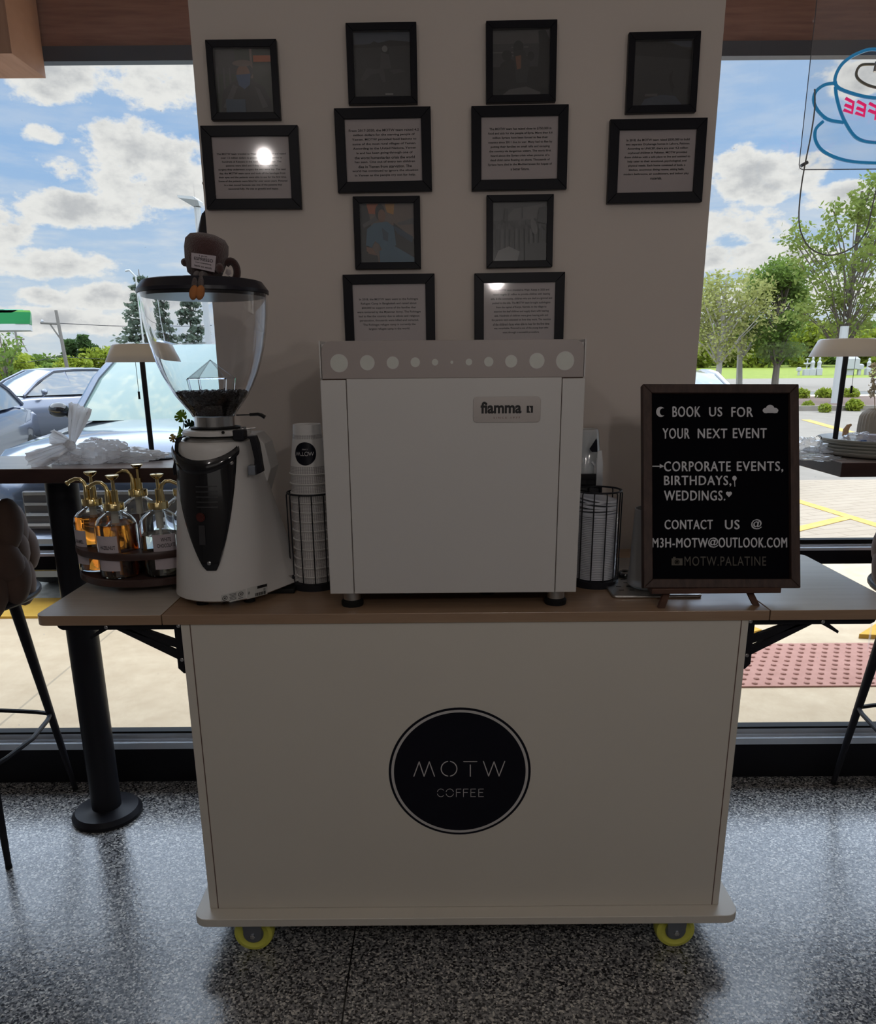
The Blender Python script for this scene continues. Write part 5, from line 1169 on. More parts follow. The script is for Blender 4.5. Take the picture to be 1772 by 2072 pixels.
def pv(py): # vertical pixel -> v
    d = ray(1452, py); t_ = (o_-CP).dot(Nn)/d.dot(Nn); return (CP+d*t_-o_).dot(V)/BH
def pu(px, py):
    d = ray(px, py); t_ = (o_-CP).dot(Nn)/d.dot(Nn); return ((CP+d*t_-o_).dot(U)+BW/2)/BW
rows_ = [[('BOOK', 1360, 1416, 844, 823), ('US', 1434, 1460, 843, 824), ('FOR', 1479, 1522, 844, 824)],
         [('YOUR', 1340, 1394, 888, 867), ('NEXT', 1411, 1470, 887, 868), ('EVENT', 1482, 1550, 887, 867)],
         [('CORPORATE', 1343, 1477, 954, 934), ('EVENTS,', 1490, 1583, 956, 934)],
         [('BIRTHDAYS,', 1343, 1478, 985, 963)], [('WEDDINGS.', 1343, 1466, 1013, 993)],
         [('CONTACT', 1344, 1441, 1071, 1052), ('US', 1466, 1495, 1071, 1052), ('@', 1519, 1540, 1071, 1051)],
         [('M3H-MOTW', 1319, 1431, 1108, 1089), ('@', 1432, 1452, 1108, 1088), ('OUTLOOK.COM', 1453, 1591, 1108, 1088)],
         [('MOTW.PALATINE', 1384, 1549, 1145, 1126)]]
for ri, row in enumerate(rows_):
    for (s_, x0_, x1_, yb_, yt_) in row:
        m = MB(); ym = (yb_+yt_)/2
        for k_ in (range(-1, 2) if ri < 7 else (0,)): put_text(m, s_, lambda u, v, d, k_=k_: bd_(u+.0014*k_, v+.0007*k_, d), pu(x0_, ym), pu(x1_, ym), pv(yb_), pv(yt_), .0022+.0002*k_, cs=1.12)
        m.build('lettering', M_letter2 if ri == 7 else M_letter, lbt, flat=True)
def poly_px(pts, d=.0022): return [bd_(pu(x, y), pv(y), d) for x, y in pts]
def shape(nm, polys, m_=M_letter):
    m = MB()
    for i, pts in enumerate(polys): m.add(poly_px(pts, .0022+.0001*i), [tuple(range(len(pts)))])
    return m.build(nm, m_, lbt, flat=True)
mo = [(1336+9.5*math.cos(R(a_)), 834-10.5*math.sin(R(a_))) for a_ in range(45, 316, 18)]+[(1340.5+6.5*math.cos(R(a_)), 834-7.5*math.sin(R(a_))) for a_ in range(290, 69, -20)]
shape('moon_symbol', [mo[i:i+0] for i in ()]+[[mo[i], mo[i+1], mo[-2-i], mo[-1-i]] for i in range(len(mo)//2-1)])
circ = lambda x, y, r_, ry=None: [(x+r_*math.cos(2*PI*i/20), y+(ry or r_)*math.sin(2*PI*i/20)) for i in range(20)]
shape('cloud_symbol', [circ(1549, 831, 7, 5.5), circ(1557, 827, 8.5, 7.5), circ(1566, 831, 7.5, 5.5), [(1546, 830), (1570, 830), (1572, 836), (1544, 836)]])
shape('arrow_symbol', [[(1315, 942.6), (1336, 942.6), (1336, 944.8), (1315, 944.8)], [(1334, 939), (1343, 943.7), (1334, 948)]])
shape('balloon_symbol', [circ(1485, 968, 4.5, 5), [(1484.2, 972), (1486, 972), (1486.6, 985), (1485, 985)]])
shape('heart_symbol', [circ(1471.2, 998.5, 3.6), circ(1476.4, 998.5, 3.6), [(1467.8, 1000), (1479.8, 1000), (1473.8, 1006.5)]])
shape('camera_symbol', [[(1358, 1130), (1380, 1130), (1380, 1144), (1358, 1144)], [(1361, 1127), (1366, 1127), (1366, 1131), (1361, 1131)]], M_letter2)
shape('camera_lens', [circ(1369, 1137, 5.2)], M_felt)
m = MB(); m.tube([bd_(pu(1369+3*math.cos(2*PI*i/16), 1137), pv(1137+3*math.sin(2*PI*i/16)), .003) for i in range(16)], .0006, 5, closed=True); m.build('camera_ring', M_letter2, lbt)
# easel
ea = thing('table_easel', 'small reddish wooden easel carrying the letter board', 'easel', tuple(o_+Vector((0, 0, CZ-o_.z))))
e0, e1 = at(1318, 1192, Y=Yb-.012), at(1579, 1192, Y=Yb-.012)
m = MB(); m.box((e0.x, Yb-.016, e0.z-.011), (e1.x, Yb+.022, e0.z+.001)); m.build('ledge', M_easel, ea, bevel=.001)
for (xa, ya, xb, yb2) in ((1349, 1196, 1337, 1229), (1515, 1196, 1529, 1224)):
    a_ = at(xa, ya, Y=Yb+.006); b_ = at(xb, yb2, z=CZ+.001); m = MB(); w_ = .0075
    top_ = a_+(a_-b_)*5.2+Vector((0, .06, 0)); 
    m.loft([[p+Vector((-w_, -.006, 0)), p+Vector((w_, -.006, 0)), p+Vector((w_, .006, 0)), p+Vector((-w_, .006, 0))] for p in (b_, a_, a_.lerp(top_, .2)+Vector((0, .02, 0)), a_.lerp(top_, .6)+Vector((0, .04, 0)))]); m.build('leg', M_easel, ea, flat=True)
m = MB(); m.loft([[p+Vector((-.008, -.005, 0)), p+Vector((.008, -.005, 0)), p+Vector((.008, .005, 0)), p+Vector((-.008, .005, 0))] for p in (Vector((o_.x, 2.02, CZ+.001)), Vector((o_.x, 1.90, CZ+.36)))]); m.build('rear_leg', M_easel, ea, flat=True)

# ============================================================ PICTURE FRAMES ON THE PILLAR
Lf = {
 'A': [(415, 80), (558, 79), (568, 241), (427, 243)], 'B': [(404, 254), (601, 253), (611, 422), (419, 424)],
 'C': [(699, 46), (841, 44), (846, 209), (705, 211)], 'D': [(676, 219), (871, 215), (874, 386), (683, 390)],
 'E': [(713, 397), (850, 396), (851, 543), (719, 545)], 'F': [(693, 556), (879, 553), (881, 722), (700, 724)],
 'G': [(984, 42), (1128, 39), (1124, 205), (983, 208)], 'H': [(955, 214), (1151, 211), (1146, 382), (953, 386)],
 'I': [(985, 395), (1121, 392), (1117, 540), (984, 542)], 'J': [(958, 553), (1144, 550), (1138, 720), (962, 723)],
 'K': [(1273, 65), (1419, 62), (1408, 226), (1266, 229)], 'L': [(1236, 241), (1433, 238), (1419, 408), (1227, 412)]}
TXT = {
 'B': ["The MOTW team traveled to Wajir, Kenya in 2019 and raised", "over 1.5 million dollars to provide cataract surgeries to", "hundreds of Kenyans in the rural village of Wajir. The", "patients were blind and if they were eligible for", "surgery they underwent surgery the very same day. The next", "day, the MOTW team came and took off the bandages from", "their eyes and the patients were able to see for the first time.", "Some of the patients were blind for over seven years. Pictured", "is a man moved because was one of the patients that", "recovered fully. He was so grateful and happy."],
 'D': ["From 2017-2020, the MOTW team raised 4.2", "million dollars for the starving people of", "Yemen. MOTW provided food baskets to", "some of the most rural villages of Yemen.", "According to the United Nations, Yemen", "is and has been going through one of", "the worst humanitarian crisis the world", "has seen. One out of every ten children", "dies in Yemen from starvation. The", "world has continued to ignore the situation", "in Yemen as the people cry out for help."],
 'H': ["The MOTW team has raised close to $750,000 in", "food and aids for the people of Syria. More than 6.6", "million Syrians have been forced to flee their", "country since 2011 due to war. Many had to flee by", "putting their families on small rafts and escaping", "the country via dangerous waters. The world first", "heard about the Syrian crisis when pictures of a", "dead child came floating on shore. Thousands of", "Syrians have died in the Mediterranean for hopes of", "a better future."],
 'F': ["In 2018, the MOTW team went to the Rohingya", "Refugee Camp in Bangladesh and raised about", "$50,000 to support some of the families that", "were tortured by the Myanmar Army. The Rohingya", "had to flee the country due to ethnic and religious", "persecution, thousands were killed and tortured.", "The Rohingya refugee camp is currently the", "largest refugee camp in the world."],
 'J': ["The MOTW team traveled to Wajir, Kenya in 2020 and", "raised roughly $1 million to provide children with hearing", "aids. In the community, children who are deaf are ignored and", "pushed to the side. The MOTW team brought audiologists", "from the capital of Kenya, Nairobi, to the village to", "examine the deaf children and supply them with hearing", "aids. Hundreds of children were given hearing aids and", "the parents were educated on how they work. The reaction", "of the children's faces when able to hear for the first time", "was remarkable. Pictured is one of the young boys who", "went through a successful procedure."],
 'L': ["In 2018, the MOTW team raised $500,000 to build", "two separate Orphanage homes in Lahore, Pakistan.", "According to UNICEF, there are over 4.2 million", "orphaned children in Pakistan. MOTW provided", "these children with a safe place to live and assisted to", "help cater to their emotional, psychological, and", "physical needs. Each home consisted of beds, a", "kitchen, enormous dining rooms, sitting halls,", "modern bathrooms, air conditioners, and indoor play", "materials."]}
TEXTBOX = {'B': (.05, .95, .135, .76), 'D': (.05, .97, .07, .86), 'H': (.09, .93, .14, .85), 'F': (.05, .93, .27, .80), 'J': (.10, .96, .20, .92), 'L': (.08, .94, .20, .88)}
LAB = {
 'A': 'small black framed photo of a person in a blue mask, top left of the pillar', 'B': 'black framed paragraph below the blue mask photo, leftmost on the pillar',
 'C': 'small black framed dark photo of a figure on open ground, top row left of centre', 'D': 'black framed paragraph beginning From 2017-2020',
 'E': 'small black framed photo of a person in blue clothes with orange behind', 'F': 'black framed paragraph just above the left half of the espresso machine',
 'G': 'small black framed grey photo of people at the water, top row right of centre', 'H': 'black framed paragraph below the people at the water photo',
 'I': 'small black framed grey photo of a crowd, lower row right of centre', 'J': 'black framed paragraph just above the right half of the espresso machine',
 'K': 'small black framed very dark landscape photo, top right of the pillar', 'L': 'black framed paragraph rightmost on the pillar below the dark landscape'}
C_ = lambda n, c, r_=.35: mat('print_'+n, c, r_, var=.15, vscale=60)
pk_ = dict(dark=C_('dark', (.014, .015, .017)), grey=C_('grey', (.045, .045, .048)), sky=C_('slate_sky', (.05, .062, .085)), mid=C_('mid', (.028, .029, .032)), lt=C_('light', (.13, .13, .13)), skin=C_('skin', (.16, .08, .05)), blue=C_('blue', (.045, .11, .17)), blue2=C_('deep_blue', (.02, .045, .08)),
           mask=C_('mask_blue', (.03, .07, .16)), orange=C_('orange', (.34, .08, .02)), tan=C_('tan', (.13, .095, .08)), sea=C_('sea', (.075, .073, .075)), green=C_('dark_green', (.02, .028, .02)), ochre=C_('ochre', (.36, .17, .03)))
pkl = list(pk_); pkm = [pk_[k] for k in pkl]
def E_(cx, cy, rx, ry, c, rot=0, n=18): return (c, [(cx+rx*math.cos(2*PI*i/n)*math.cos(R(rot))-ry*math.sin(2*PI*i/n)*math.sin(R(rot)), cy+rx*math.cos(2*PI*i/n)*math.sin(R(rot))+ry*math.sin(2*PI*i/n)*math.cos(R(rot))) for i in range(n)])
def Q_(x0_, y0_, x1_, y1_, c): return (c, [(x0_, y0_), (x1_, y0_), (x1_, y1_), (x0_, y1_)])
def Pn(c, *pts): return (c, list(pts))
rp = random.Random(12)
PIC = {
 'A': [Q_(0, 0, 1, 1, 'green'), Q_(0, .62, .35, 1, 'mid')]+[Q_(.02+.11*i, .32, .05+.11*i, .72, 'grey') for i in range(3)]+[Q_(.62, .55, .66, 1, 'tan'), Q_(.68, .8, 1, .9, 'orange'), Pn('dark', (.05, 0), (.1, .35), (.3, .5), (.45, .55), (.65, .52), (.85, .4), (.95, .2), (.98, 0)), E_(.5, .66, .17, .12, 'mid'), E_(.49, .60, .12, .16, 'skin'), E_(.49, .78, .18, .05, 'tan'), Pn('mask', (.36, .60), (.62, .62), (.60, .45), (.5, .38), (.40, .44)), Pn('grey', (.1, .1), (.3, .45), (.38, .42), (.2, .08)), Pn('grey', (.68, .42), (.76, .38), (.9, .1), (.8, .08)), Q_(.15, .0, .5, .22, 'blue2')],
 'C': [Q_(0, 0, 1, 1, 'mid'), Q_(0, .82, 1, 1, 'sky'), Pn('dark', (0, .80), (.3, .83), (.36, .87), (.44, .84), (.64, .88), (.9, .86), (1, .85), (1, .80), (0, .76)), E_(.56, .68, .07, .12, 'dark'), E_(.55, .75, .05, .05, 'lt'), Pn('grey', (.48, .7), (.62, .66), (.66, .45), (.46, .44)), Pn('grey', (.1, .28), (.22, .46), (.4, .44), (.52, .48), (.55, .24), (.5, .24), (.44, .38), (.3, .36), (.16, .26)), Pn('grey', (.62, .42), (.8, .44), (.92, .40), (.7, .36)), Q_(.54, .04, .68, .07, 'lt')],
 'G': [Q_(0, 0, 1, 1, 'dark'), Q_(0, .80, 1, 1, 'sea'), Q_(0, .45, 1, .80, 'grey')]+[Q_(rp.random()*.7, y_, .3+rp.random()*.5, y_+.012, 'lt') for y_ in (.74, .70, .66, .61, .56, .51)]+[Pn('dark', (.78, .1), (.82, .75), (.8, .98), (.92, 1), (1, .85), (1, .1)), E_(.25, .62, .09, .08, 'dark'), Pn('dark', (.05, .25), (.15, .5), (.3, .58), (.45, .5), (.5, .1), (.1, .1)), E_(.45, .74, .09, .10, 'dark'), Pn('mid', (.36, .68), (.55, .7), (.66, .5), (.6, .2), (.42, .2)), Pn('skin', (.40, .6), (.5, .62), (.5, .42), (.43, .40)), E_(.67, .60, .06, .07, 'dark'), Pn('sea', (.15, 0), (.3, .1), (.6, .14), (.85, .05), (.85, 0))],
 'K': [Q_(0, 0, 1, 1, 'mid'), Pn('sky', (.6, 1), (1, 1), (1, .9), (.8, .92)), Pn('dark', (0, .98), (.3, 1), (.6, .97), (1, .86), (1, .72), (.5, .76), (0, .80)), Pn('dark', (.62, .48), (.70, .56), (.68, .4), (.74, .3), (.70, .2), (.66, .3)), E_(.63, .53, .03, .03, 'mid'), Pn('sky', (.15, 0), (.22, .12), (.5, .18), (.75, .16), (.9, .0)), Q_(.22, .16, .44, .2, 'sea')],
 'E': [Q_(0, 0, 1, 1, 'tan'), Pn('dark', (0, 0), (0, 1), (.14, 1), (.2, .6), (.1, 0)), Pn('orange', (.12, 1), (.16, .84), (.36, .82), (.34, 1)), Pn('ochre', (.46, 1), (.5, .86), (.62, .82), (.64, 1)), Pn('sea', (.04, .66), (.3, .80), (.32, .72), (.06, .6)), Pn('sea', (.68, .68), (.98, .76), (1, .66), (.72, .64)), Pn('dark', (.62, .68), (1, .4), (1, .0), (.6, .2)), E_(.37, .86, .09, .14, 'dark'), E_(.40, .80, .07, .11, 'skin'), Pn('blue', (.12, .58), (.26, .68), (.5, .70), (.62, .62), (.66, .3), (.4, .2), (.34, .32), (.28, .36)), Pn('blue', (.12, .58), (.22, .6), (.28, .4), (.2, .26), (.09, .3)), Pn('blue2', (.6, .64), (.68, .5), (.96, .34), (.98, .44), (.76, .56)), Pn('blue', (.34, .2), (.6, .3), (1, .08), (1, 0), (.35, 0)), Pn('skin', (.1, .28), (.22, .24), (.3, .12), (.2, .12), (.1, .2)), Pn('blue2', (.40, .60), (.52, .5), (.5, .36), (.42, .4)), Pn('dark', (0, 0), (.32, .0), (.3, .12), (.1, .16), (0, .2))],
 'I': [Q_(0, 0, 1, 1, 'mid'), Q_(0, .70, 1, 1, 'grey'), Pn('sea', (.2, .7), (.4, .9), (.8, .95), (1, 1), (1, .72))]+[E_(.03+.047*i, .58+.10*rp.random(), .028, .05, ('dark', 'mid', 'grey', 'dark')[i % 4]) for i in range(21)]+[Q_(.05+.09*i, .2, .10+.09*i, .55, ('dark', 'grey', 'mid')[i % 3]) for i in range(10)]+[Pn('dark', (.2, .68), (.22, .9), (.28, .88), (.28, .66)), Pn('dark', (.82, .66), (.86, .9), (1, .92), (1, .62)), Q_(.54, .72, .555, .92, 'dark'), E_(.76, .58, .06, .14, 'sea', 15), Pn('lt', (.02, 0), (.1, .18), (.3, .25), (.5, .16), (.46, 0)), Q_(.6, .0, 1, .3, 'dark')]}
for key, cs_ in Lf.items():
    w4 = [at(x, y, Y=PYF-.018) for x, y in cs_]
    c_ = sum(w4, Vector())/4; wd_ = ((w4[1]-w4[0]).length+(w4[2]-w4[3]).length)/2; ht_ = ((w4[0]-w4[3]).length+(w4[1]-w4[2]).length)/2
    ax = ((w4[1]-w4[0])+(w4[2]-w4[3])).normalized(); az_ = Vector((-ax.z, 0, ax.x)); text = key in TXT
    def ff(u, v, d, c_=c_, ax=ax, az_=az_, wd_=wd_, ht_=ht_): p = c_+ax*((u-.5)*wd_)+az_*((v-.5)*ht_); return (p.x, PYF-.001-d, p.z)
    root = thing('picture_frame', LAB[key], 'picture frame', (c_.x, PYF, c_.z), 'framed charity texts on the pillar' if text else 'small framed photos on the pillar')
    bwx = .026 if text else .0175; bx_, by_ = bwx/wd_, bwx/ht_
    for poly in ([(0, 0), (1, 0), (1-bx_, by_), (bx_, by_)], [(1, 0), (1, 1), (1-bx_, 1-by_), (1-bx_, by_)], [(1, 1), (0, 1), (bx_, 1-by_), (1-bx_, 1-by_)], [(0, 1), (0, 0), (bx_, by_), (bx_, 1-by_)]):
        m = MB(); m.prism(poly, ff, .001, .018); m.build('frame_bar', M_frame, root, flat=True, bevel=.001)
    fi = lambda u, v, d, ff=ff, bx_=bx_, by_=by_: ff(bx_+(1-2*bx_)*u, by_+(1-2*by_)*v, d)
    if text:
        m = MB(); m.prism([(-.01, -.01), (1.01, -.01), (1.01, 1.01), (-.01, 1.01)], fi, .002, .010); sh = m.build('text_sheet', M_paper, root, flat=True)
        m = MB(); a0, a1, v0_, v1_ = TEXTBOX[key]; ln = TXT[key]; n = len(ln); stp = (v1_-v0_)/n; mx = max(text2d(s_, .022)[2][1]-text2d(s_, .022)[2][0] for s_ in ln)
        for i, s_ in enumerate(ln):
            w_ = (text2d(s_, .022)[2][1]-text2d(s_, .022)[2][0])/mx*(a1-a0); cc_ = (a0+a1)/2; vb = v1_-stp*(i+.82)
            put_text(m, s_, fi, cc_-w_/2, cc_+w_/2, vb, vb+stp*.62, .0106, bold=.022)
        m.build('text_lines', M_ink, sh, flat=True)
    else:
        m = MB()
        for i, (c2, pts) in enumerate(PIC[key]): m.add([fi(max(0, min(1, u)), max(0, min(1, v)), .003+.0003*i) for u, v in pts], [tuple(range(len(pts)))], pkl.index(c2))
        m.build('photo_print', pkm, root, flat=True)
    m = MB(); m.add([fi(0, 0, .0162), fi(1, 0, .0162), fi(1, 1, .0162), fi(0, 1, .0162)], [(0, 1, 2, 3)]); m.build('glazing', M_glaz, root, flat=True)

# ============================================================ WINDOW TABLES
TZ = 1.20
def wtable(xa, xb, cx, label, base=True):
    root = thing('window_table', label, 'table', (cx, 2.33, 0), 'high tables at the windows')
    m = MB(); m.box((xa, 2.12, TZ-.040), (xb, 2.44, TZ-.0015)); tt = m.build('table_edge_slab', M_table, root, bevel=.0015, flat=True)
    m = MB(); m.box((xa+.001, 2.121, TZ-.0015), (xb-.001, 2.439, TZ)); m.build('table_top', M_tabletop, root, flat=True)
    m = MB(); m.lathe([(.11, TZ-.048), (.115, TZ-.041)], (cx, 2.30, 0), 40); m.build('mounting_plate', M_zinc, root)
    m = MB(); m.lathe([(.047, .03), (.047, TZ-.045)], (cx, 2.33, 0), 40); m.build('column', M_blackmetal, root)
    m = MB(); m.lathe([(0, 0), (.112, 0), (.112, .012), (.100, .026), (.055, .030), (.049, .034), (.047, .034)], (cx, 2.33, 0), 64, cap=False); m.build('floor_flange', M_blackmetal, root)
wtable(-2.3, -.66, -1.130, 'dark wooden bar table on a black column in front of the left window')
wtable(1.103, 2.5, 2.02, 'dark wooden bar table in front of the right window holding plates and a lamp')
# table lamps
def lamp(x, y, label, ch):
    root = thing('table_lamp', label, 'table lamp', (x, y, TZ), 'white shaded table lamps'); zs_ = 1.478
    m = MB(); m.lathe([(0, 0), (.085, 0), (.086, .004), (.080, .008), (0, .010)], (x, y, TZ), 48, cap=False); m.build('base', M_blackmetal, root)
    m = MB(); m.tube([(x, y, TZ+.008), (x, y, zs_+.01)], .0075, 14); m.build('stem', M_blackmetal, root)
    m = MB(); m.lathe([(.099, 0), (.101, .0), (.094, .016), (.080, .046), (.074, .050), (0, .051), (0, .048), (.072, .047), (.078, .043), (.092, .014), (.099, 0)], (x, y, zs_), 64, cap=False); sh = m.build('lamp_shade', M_shade, root)
    m = MB(); m.lathe([(0, .012), (.090, .012)], (x, y, zs_), 48, cap=False); m.build('diffuser', M_shadein, sh)
    m = MB(); m.tube([(x+ch, y-.01, zs_+.01), (x+ch, y-.01, zs_-.085)], .0008, 6); pc = m.build('pull_chain', M_blackmetal, root)
    m = MB(); m.tube([(x+ch, y-.01, zs_-.083), (x+ch, y-.01, zs_-.105)], .0032, 10); m.build('pull_knob', M_blackmetal, pc)
lamp(-.859, 2.36, 'white table lamp with black stem on the left window table', -.016)
lamp(1.207, 2.38, 'white table lamp with black stem on the right window table', .024)

# crumpled carrier bag (left) -- folded film, knot and standing ear
def crumple(mb, c, rx, ry, rz, seed, n=56, amp=.35, floor=None):
    vs = []; fs = []; h = n//2
    for i in range(h+1):
        a_ = -PI/2+PI*i/h
        for q in range(n):
            g = 2*PI*q/n; d = Vector((math.cos(a_)*math.cos(g), math.cos(a_)*math.sin(g), math.sin(a_)))
            k = 1+amp*(abs(noise.noise(d*1.7+Vector((seed, 0, 0))))*1.6-.45)+amp*.55*abs(noise.noise(d*4.5+Vector((seed*2, 5, 0))))+amp*.30*abs(noise.noise(d*11+Vector((0, seed, 5))))
            p = Vector((c[0]+d.x*rx*k, c[1]+d.y*ry*k, c[2]+d.z*rz*k))
            if floor is not None and p.z < floor: p.z = floor+.0004*noise.noise(p*80)+.0006
            vs.append(p)
    for i in range(h):
        for q in range(n): fs.append((i*n+q, i*n+(q+1) % n, (i+1)*n+(q+1) % n, (i+1)*n+q))
    mb.add(vs, fs)
def cone_sheet(mb, a, b, r0_, r1_, seed, n=28, k=14, flat=.5, wob=.25):
    a = Vector(a); b = Vector(b); t_ = (b-a).normalized(); s_ = Vector((0, 1, 0)); u_ = t_.cross(s_).normalized(); secs = []
    for i in range(k+1):
        g = i/k; r_ = r0_+(r1_-r0_)*g**.8; p = a.lerp(b, g)
        secs.append([p+(u_*math.cos(2*PI*q/n)+s_*math.sin(2*PI*q/n)*flat)*r_*(1+wob*math.sin(q*2.1+seed+g*2)+.8*wob*noise.noise(Vector((q*.8, g*4, seed))))+t_*(.010*noise.noise(Vector((q*.7, seed, 1)))*g) for q in range(n)])
    mb.loft(secs, cap=False)
kx = at(150, 893, Y=2.22)
bag = thing('plastic_bag', 'knotted white plastic carrier bag lying on the left window table', 'plastic bag', (kx.x, 2.24, TZ))
m = MB(); b1 = at(205, 918, Y=2.26); crumple(m, (b1.x, 2.25, TZ+.030), .085, .06, .034, 1.3, floor=TZ)
b2 = at(265, 925, Y=2.27); crumple(m, (b2.x, 2.27, TZ+.018), .085, .05, .020, 4.1, floor=TZ)
b3 = at(135, 932, Y=2.22); crumple(m, (b3.x, 2.22, TZ+.018), .05, .04, .022, 7.7, floor=TZ)
m.build('bag_body', M_bag, bag, smooth=25)
m = MB(); cone_sheet(m, (kx.x+.002, 2.20, kx.z-.006), at(163, 822, Y=2.20), .006, .028, 2, flat=.55, wob=.22); m.build('bag_ear', M_bag, bag, smooth=30)
m = MB(); cone_sheet(m, (kx.x, 2.20, kx.z-.008), at(62, 935, Y=2.17), .010, .024, 5, flat=.7, wob=.25); cone_sheet(m, (kx.x, 2.20, kx.z-.004), at(104, 884, Y=2.19), .006, .020, 9, flat=.5); m.build('bag_corner', M_bag, bag, smooth=30)
m = MB(); crumple(m, (kx.x, 2.195, kx.z-.008), .015, .012, .012, 3, 24); m.build('knot', M_bag, bag, smooth=30)
p = at(190, 890, Y=2.185); m = MB()
for k in range(5): m.ball((p.x+.005*k, p.y, p.z+.0012*(k % 3)), (.0015, .0006, .0012), 6)
m.build('red_print', mat('red_print', (.5, .03, .04), .6), bag)
# small potted plant left of the grinder
p = at(357, 940, Y=2.22); px0 = p.x; root = thing('potted_plant', 'small monstera plant in a white pot between the lamp and the grinder', 'potted plant', (px0, 2.22, TZ))
m = MB(); m.lathe([(.014, 0), (.018, .002), (.022, .032), (.020, .032), (.017, .006), (0, .006)], (px0+.012, 2.22, TZ), 28, cap=False); m.build('pot', M_shade, root)
def monstera(c, w_, h_, rot, tilt, nm_='leaf', mm=None):
    mb = MB(); N = 26; vs = [(0, 0)]; outl = []
    for i in range(N*2+1):
        a_ = -PI*.92+2*PI*.92*i/(N*2); r_ = (.62+.38*math.cos(a_*.5)**2)*(1-.14*math.cos(a_)); notch = .48 if (i % 6 in (2,)) and abs(a_) < 2.6 and abs(a_) > .25 else 1
        outl.append((math.sin(a_)*r_*notch, math.cos(a_)*r_*notch))
    def P3(u, v): 
        q = Vector((u*w_, -.006*(abs(u)*1.4)**2, v*h_)); q.rotate(Matrix.Rotation(tilt, 3, 'X')); q.rotate(Matrix.Rotation(rot, 3, 'Y')); return Vector(c)+q
    mb.add([P3(0, 0)]+[P3(u, v) for u, v in outl], [(0, i, i+1) for i in range(1, len(outl))]); o = mb.build(nm_, mm, root, smooth=60); s_ = o.modifiers.new('thickness', 'SOLIDIFY'); s_.thickness = .0008
    return o
L_mon = leafmat('glossy_monstera_leaf', (.16, .33, .03), (.42, .58, .10)); L_mon2 = leafmat('dark_monstera_leaf', (.015, .035, .02), (.03, .07, .035)); L_yel = leafmat('yellow_leaf', (.45, .34, .10), (.6, .48, .2))
monstera(at(368, 843, Y=2.23), .024, .022, R(-35), R(-20), mm=L_mon); monstera(at(384, 862, Y=2.21), .022, .020, R(50), R(-30), mm=L_mon2); monstera(at(366, 876, Y=2.21), .022, .016, R(-70), R(-45), mm=L_mon)
monstera(at(352, 887, Y=2.20), .014, .016, R(-20), R(15), mm=L_yel)
m = MB()
for (x_, y_) in ((372, 850), (385, 865), (368, 880), (354, 893)): q = at(x_, y_, Y=2.225); m.tube([(px0+.012, 2.22, TZ+.012), ((px0+.012+q.x)/2, 2.22, (TZ+q.z)/2+.005), q], .0012, 6)
m.build('stem', L_mon2, root)

# right table: plates, bag, vase, box, ring
PG = 'grey plates stacked on the right window table'
pl0 = at(1668, 925, Y=2.27); prx = .165; pcx = at(1670, 925, Y=2.27).x+prx
q0 = thing('serving_plate', 'grey rimmed plate at the bottom of the stack on the right table', 'plate', (pcx, 2.285, TZ), PG)
m = MB(); m.lathe([(0, .0), (prx-.04, .0), (prx-.012, .006), (prx, .015), (prx+.001, .0175), (prx-.003, .0175), (prx-.016, .010), (prx-.04, .0045), (0, .0045)], (pcx, 2.285, TZ), 64, cap=False); m.build('plate_body', M_china, q0)
for k, lb in enumerate(['second from the bottom', 'in the middle of the stack', 'second from the top', 'on top of the stack, holding a box']):
    dup(q0, (pcx+.004*((k*7) % 3-1), 2.285, TZ+.0085*(k+1)), 'grey rimmed plate '+lb+' on the right table')
ptz = TZ+.0085*4+.0048
b1 = at(1745, 905, Y=2.22); bx = thing('small_box', 'small white and dark blue carton on the top plate', 'box', (b1.x+.02, 2.22, ptz))
T = Matrix.Translation((b1.x+.028, 2.235, ptz)) @ Matrix.Rotation(R(-38), 4, 'Z'); m = MB(); m.box((-.03, -.02, 0), (.03, .02, .026), T=T); m.build('carton', mat('pale_lilac_card', (.55, .55, .66), .5), bx, flat=True, bevel=.0006)
m = MB(); T2 = Matrix.Translation((b1.x-.008, 2.21, ptz)) @ Matrix.Rotation(R(20), 4, 'Z'); m.box((-.008, -.006, 0), (.008, .006, .012), T=T2); m.build('blue_end', mat('deep_blue_card', (.05, .12, .35), .4), bx, flat=True)
cb = thing('clear_bag', 'crumpled clear bag lying across the top plate beside the box', 'plastic bag', (b1.x-.01, 2.23, ptz)); m = MB(); crumple(m, (b1.x-.005, 2.235, ptz+.014), .042, .03, .017, 8.8, 36, floor=ptz); m.build('bag_body', M_bag2, cb, smooth=20)
cb = thing('clear_bag', 'crumpled clear bag with a recycling arrow beside the letter board', 'plastic bag', (1.12, 2.25, TZ)); q = at(1632, 905, Y=2.27); m = MB(); crumple(m, (q.x, 2.27, TZ+.022), .050, .05, .026, 2.2, 44, .5, floor=TZ); q = at(1645, 922, Y=2.2); crumple(m, (q.x+.01, 2.2, TZ+.004), .065, .05, .008, 3.2, 44, .5, floor=TZ); m.build('bag_body', M_bag2, cb, smooth=20)
q = at(1656, 886, Y=2.215); m = MB(); m.tube([(q.x+.008*math.cos(R(a_)), q.y, q.z+.006*math.sin(R(a_))) for a_ in range(150, -60, -20)], .0009, 6); m.build('recycling_arrow', M_ink, cb)
vx = at(1778, 860, Y=2.36).x; vs_ = thing('ribbed_vase', 'ribbed beige stoneware vase behind the plates at the right edge', 'vase', (vx, 2.36, TZ)); m = MB(); n = 96; vt = at(1765, 828, Y=2.36).z-TZ; secs = []
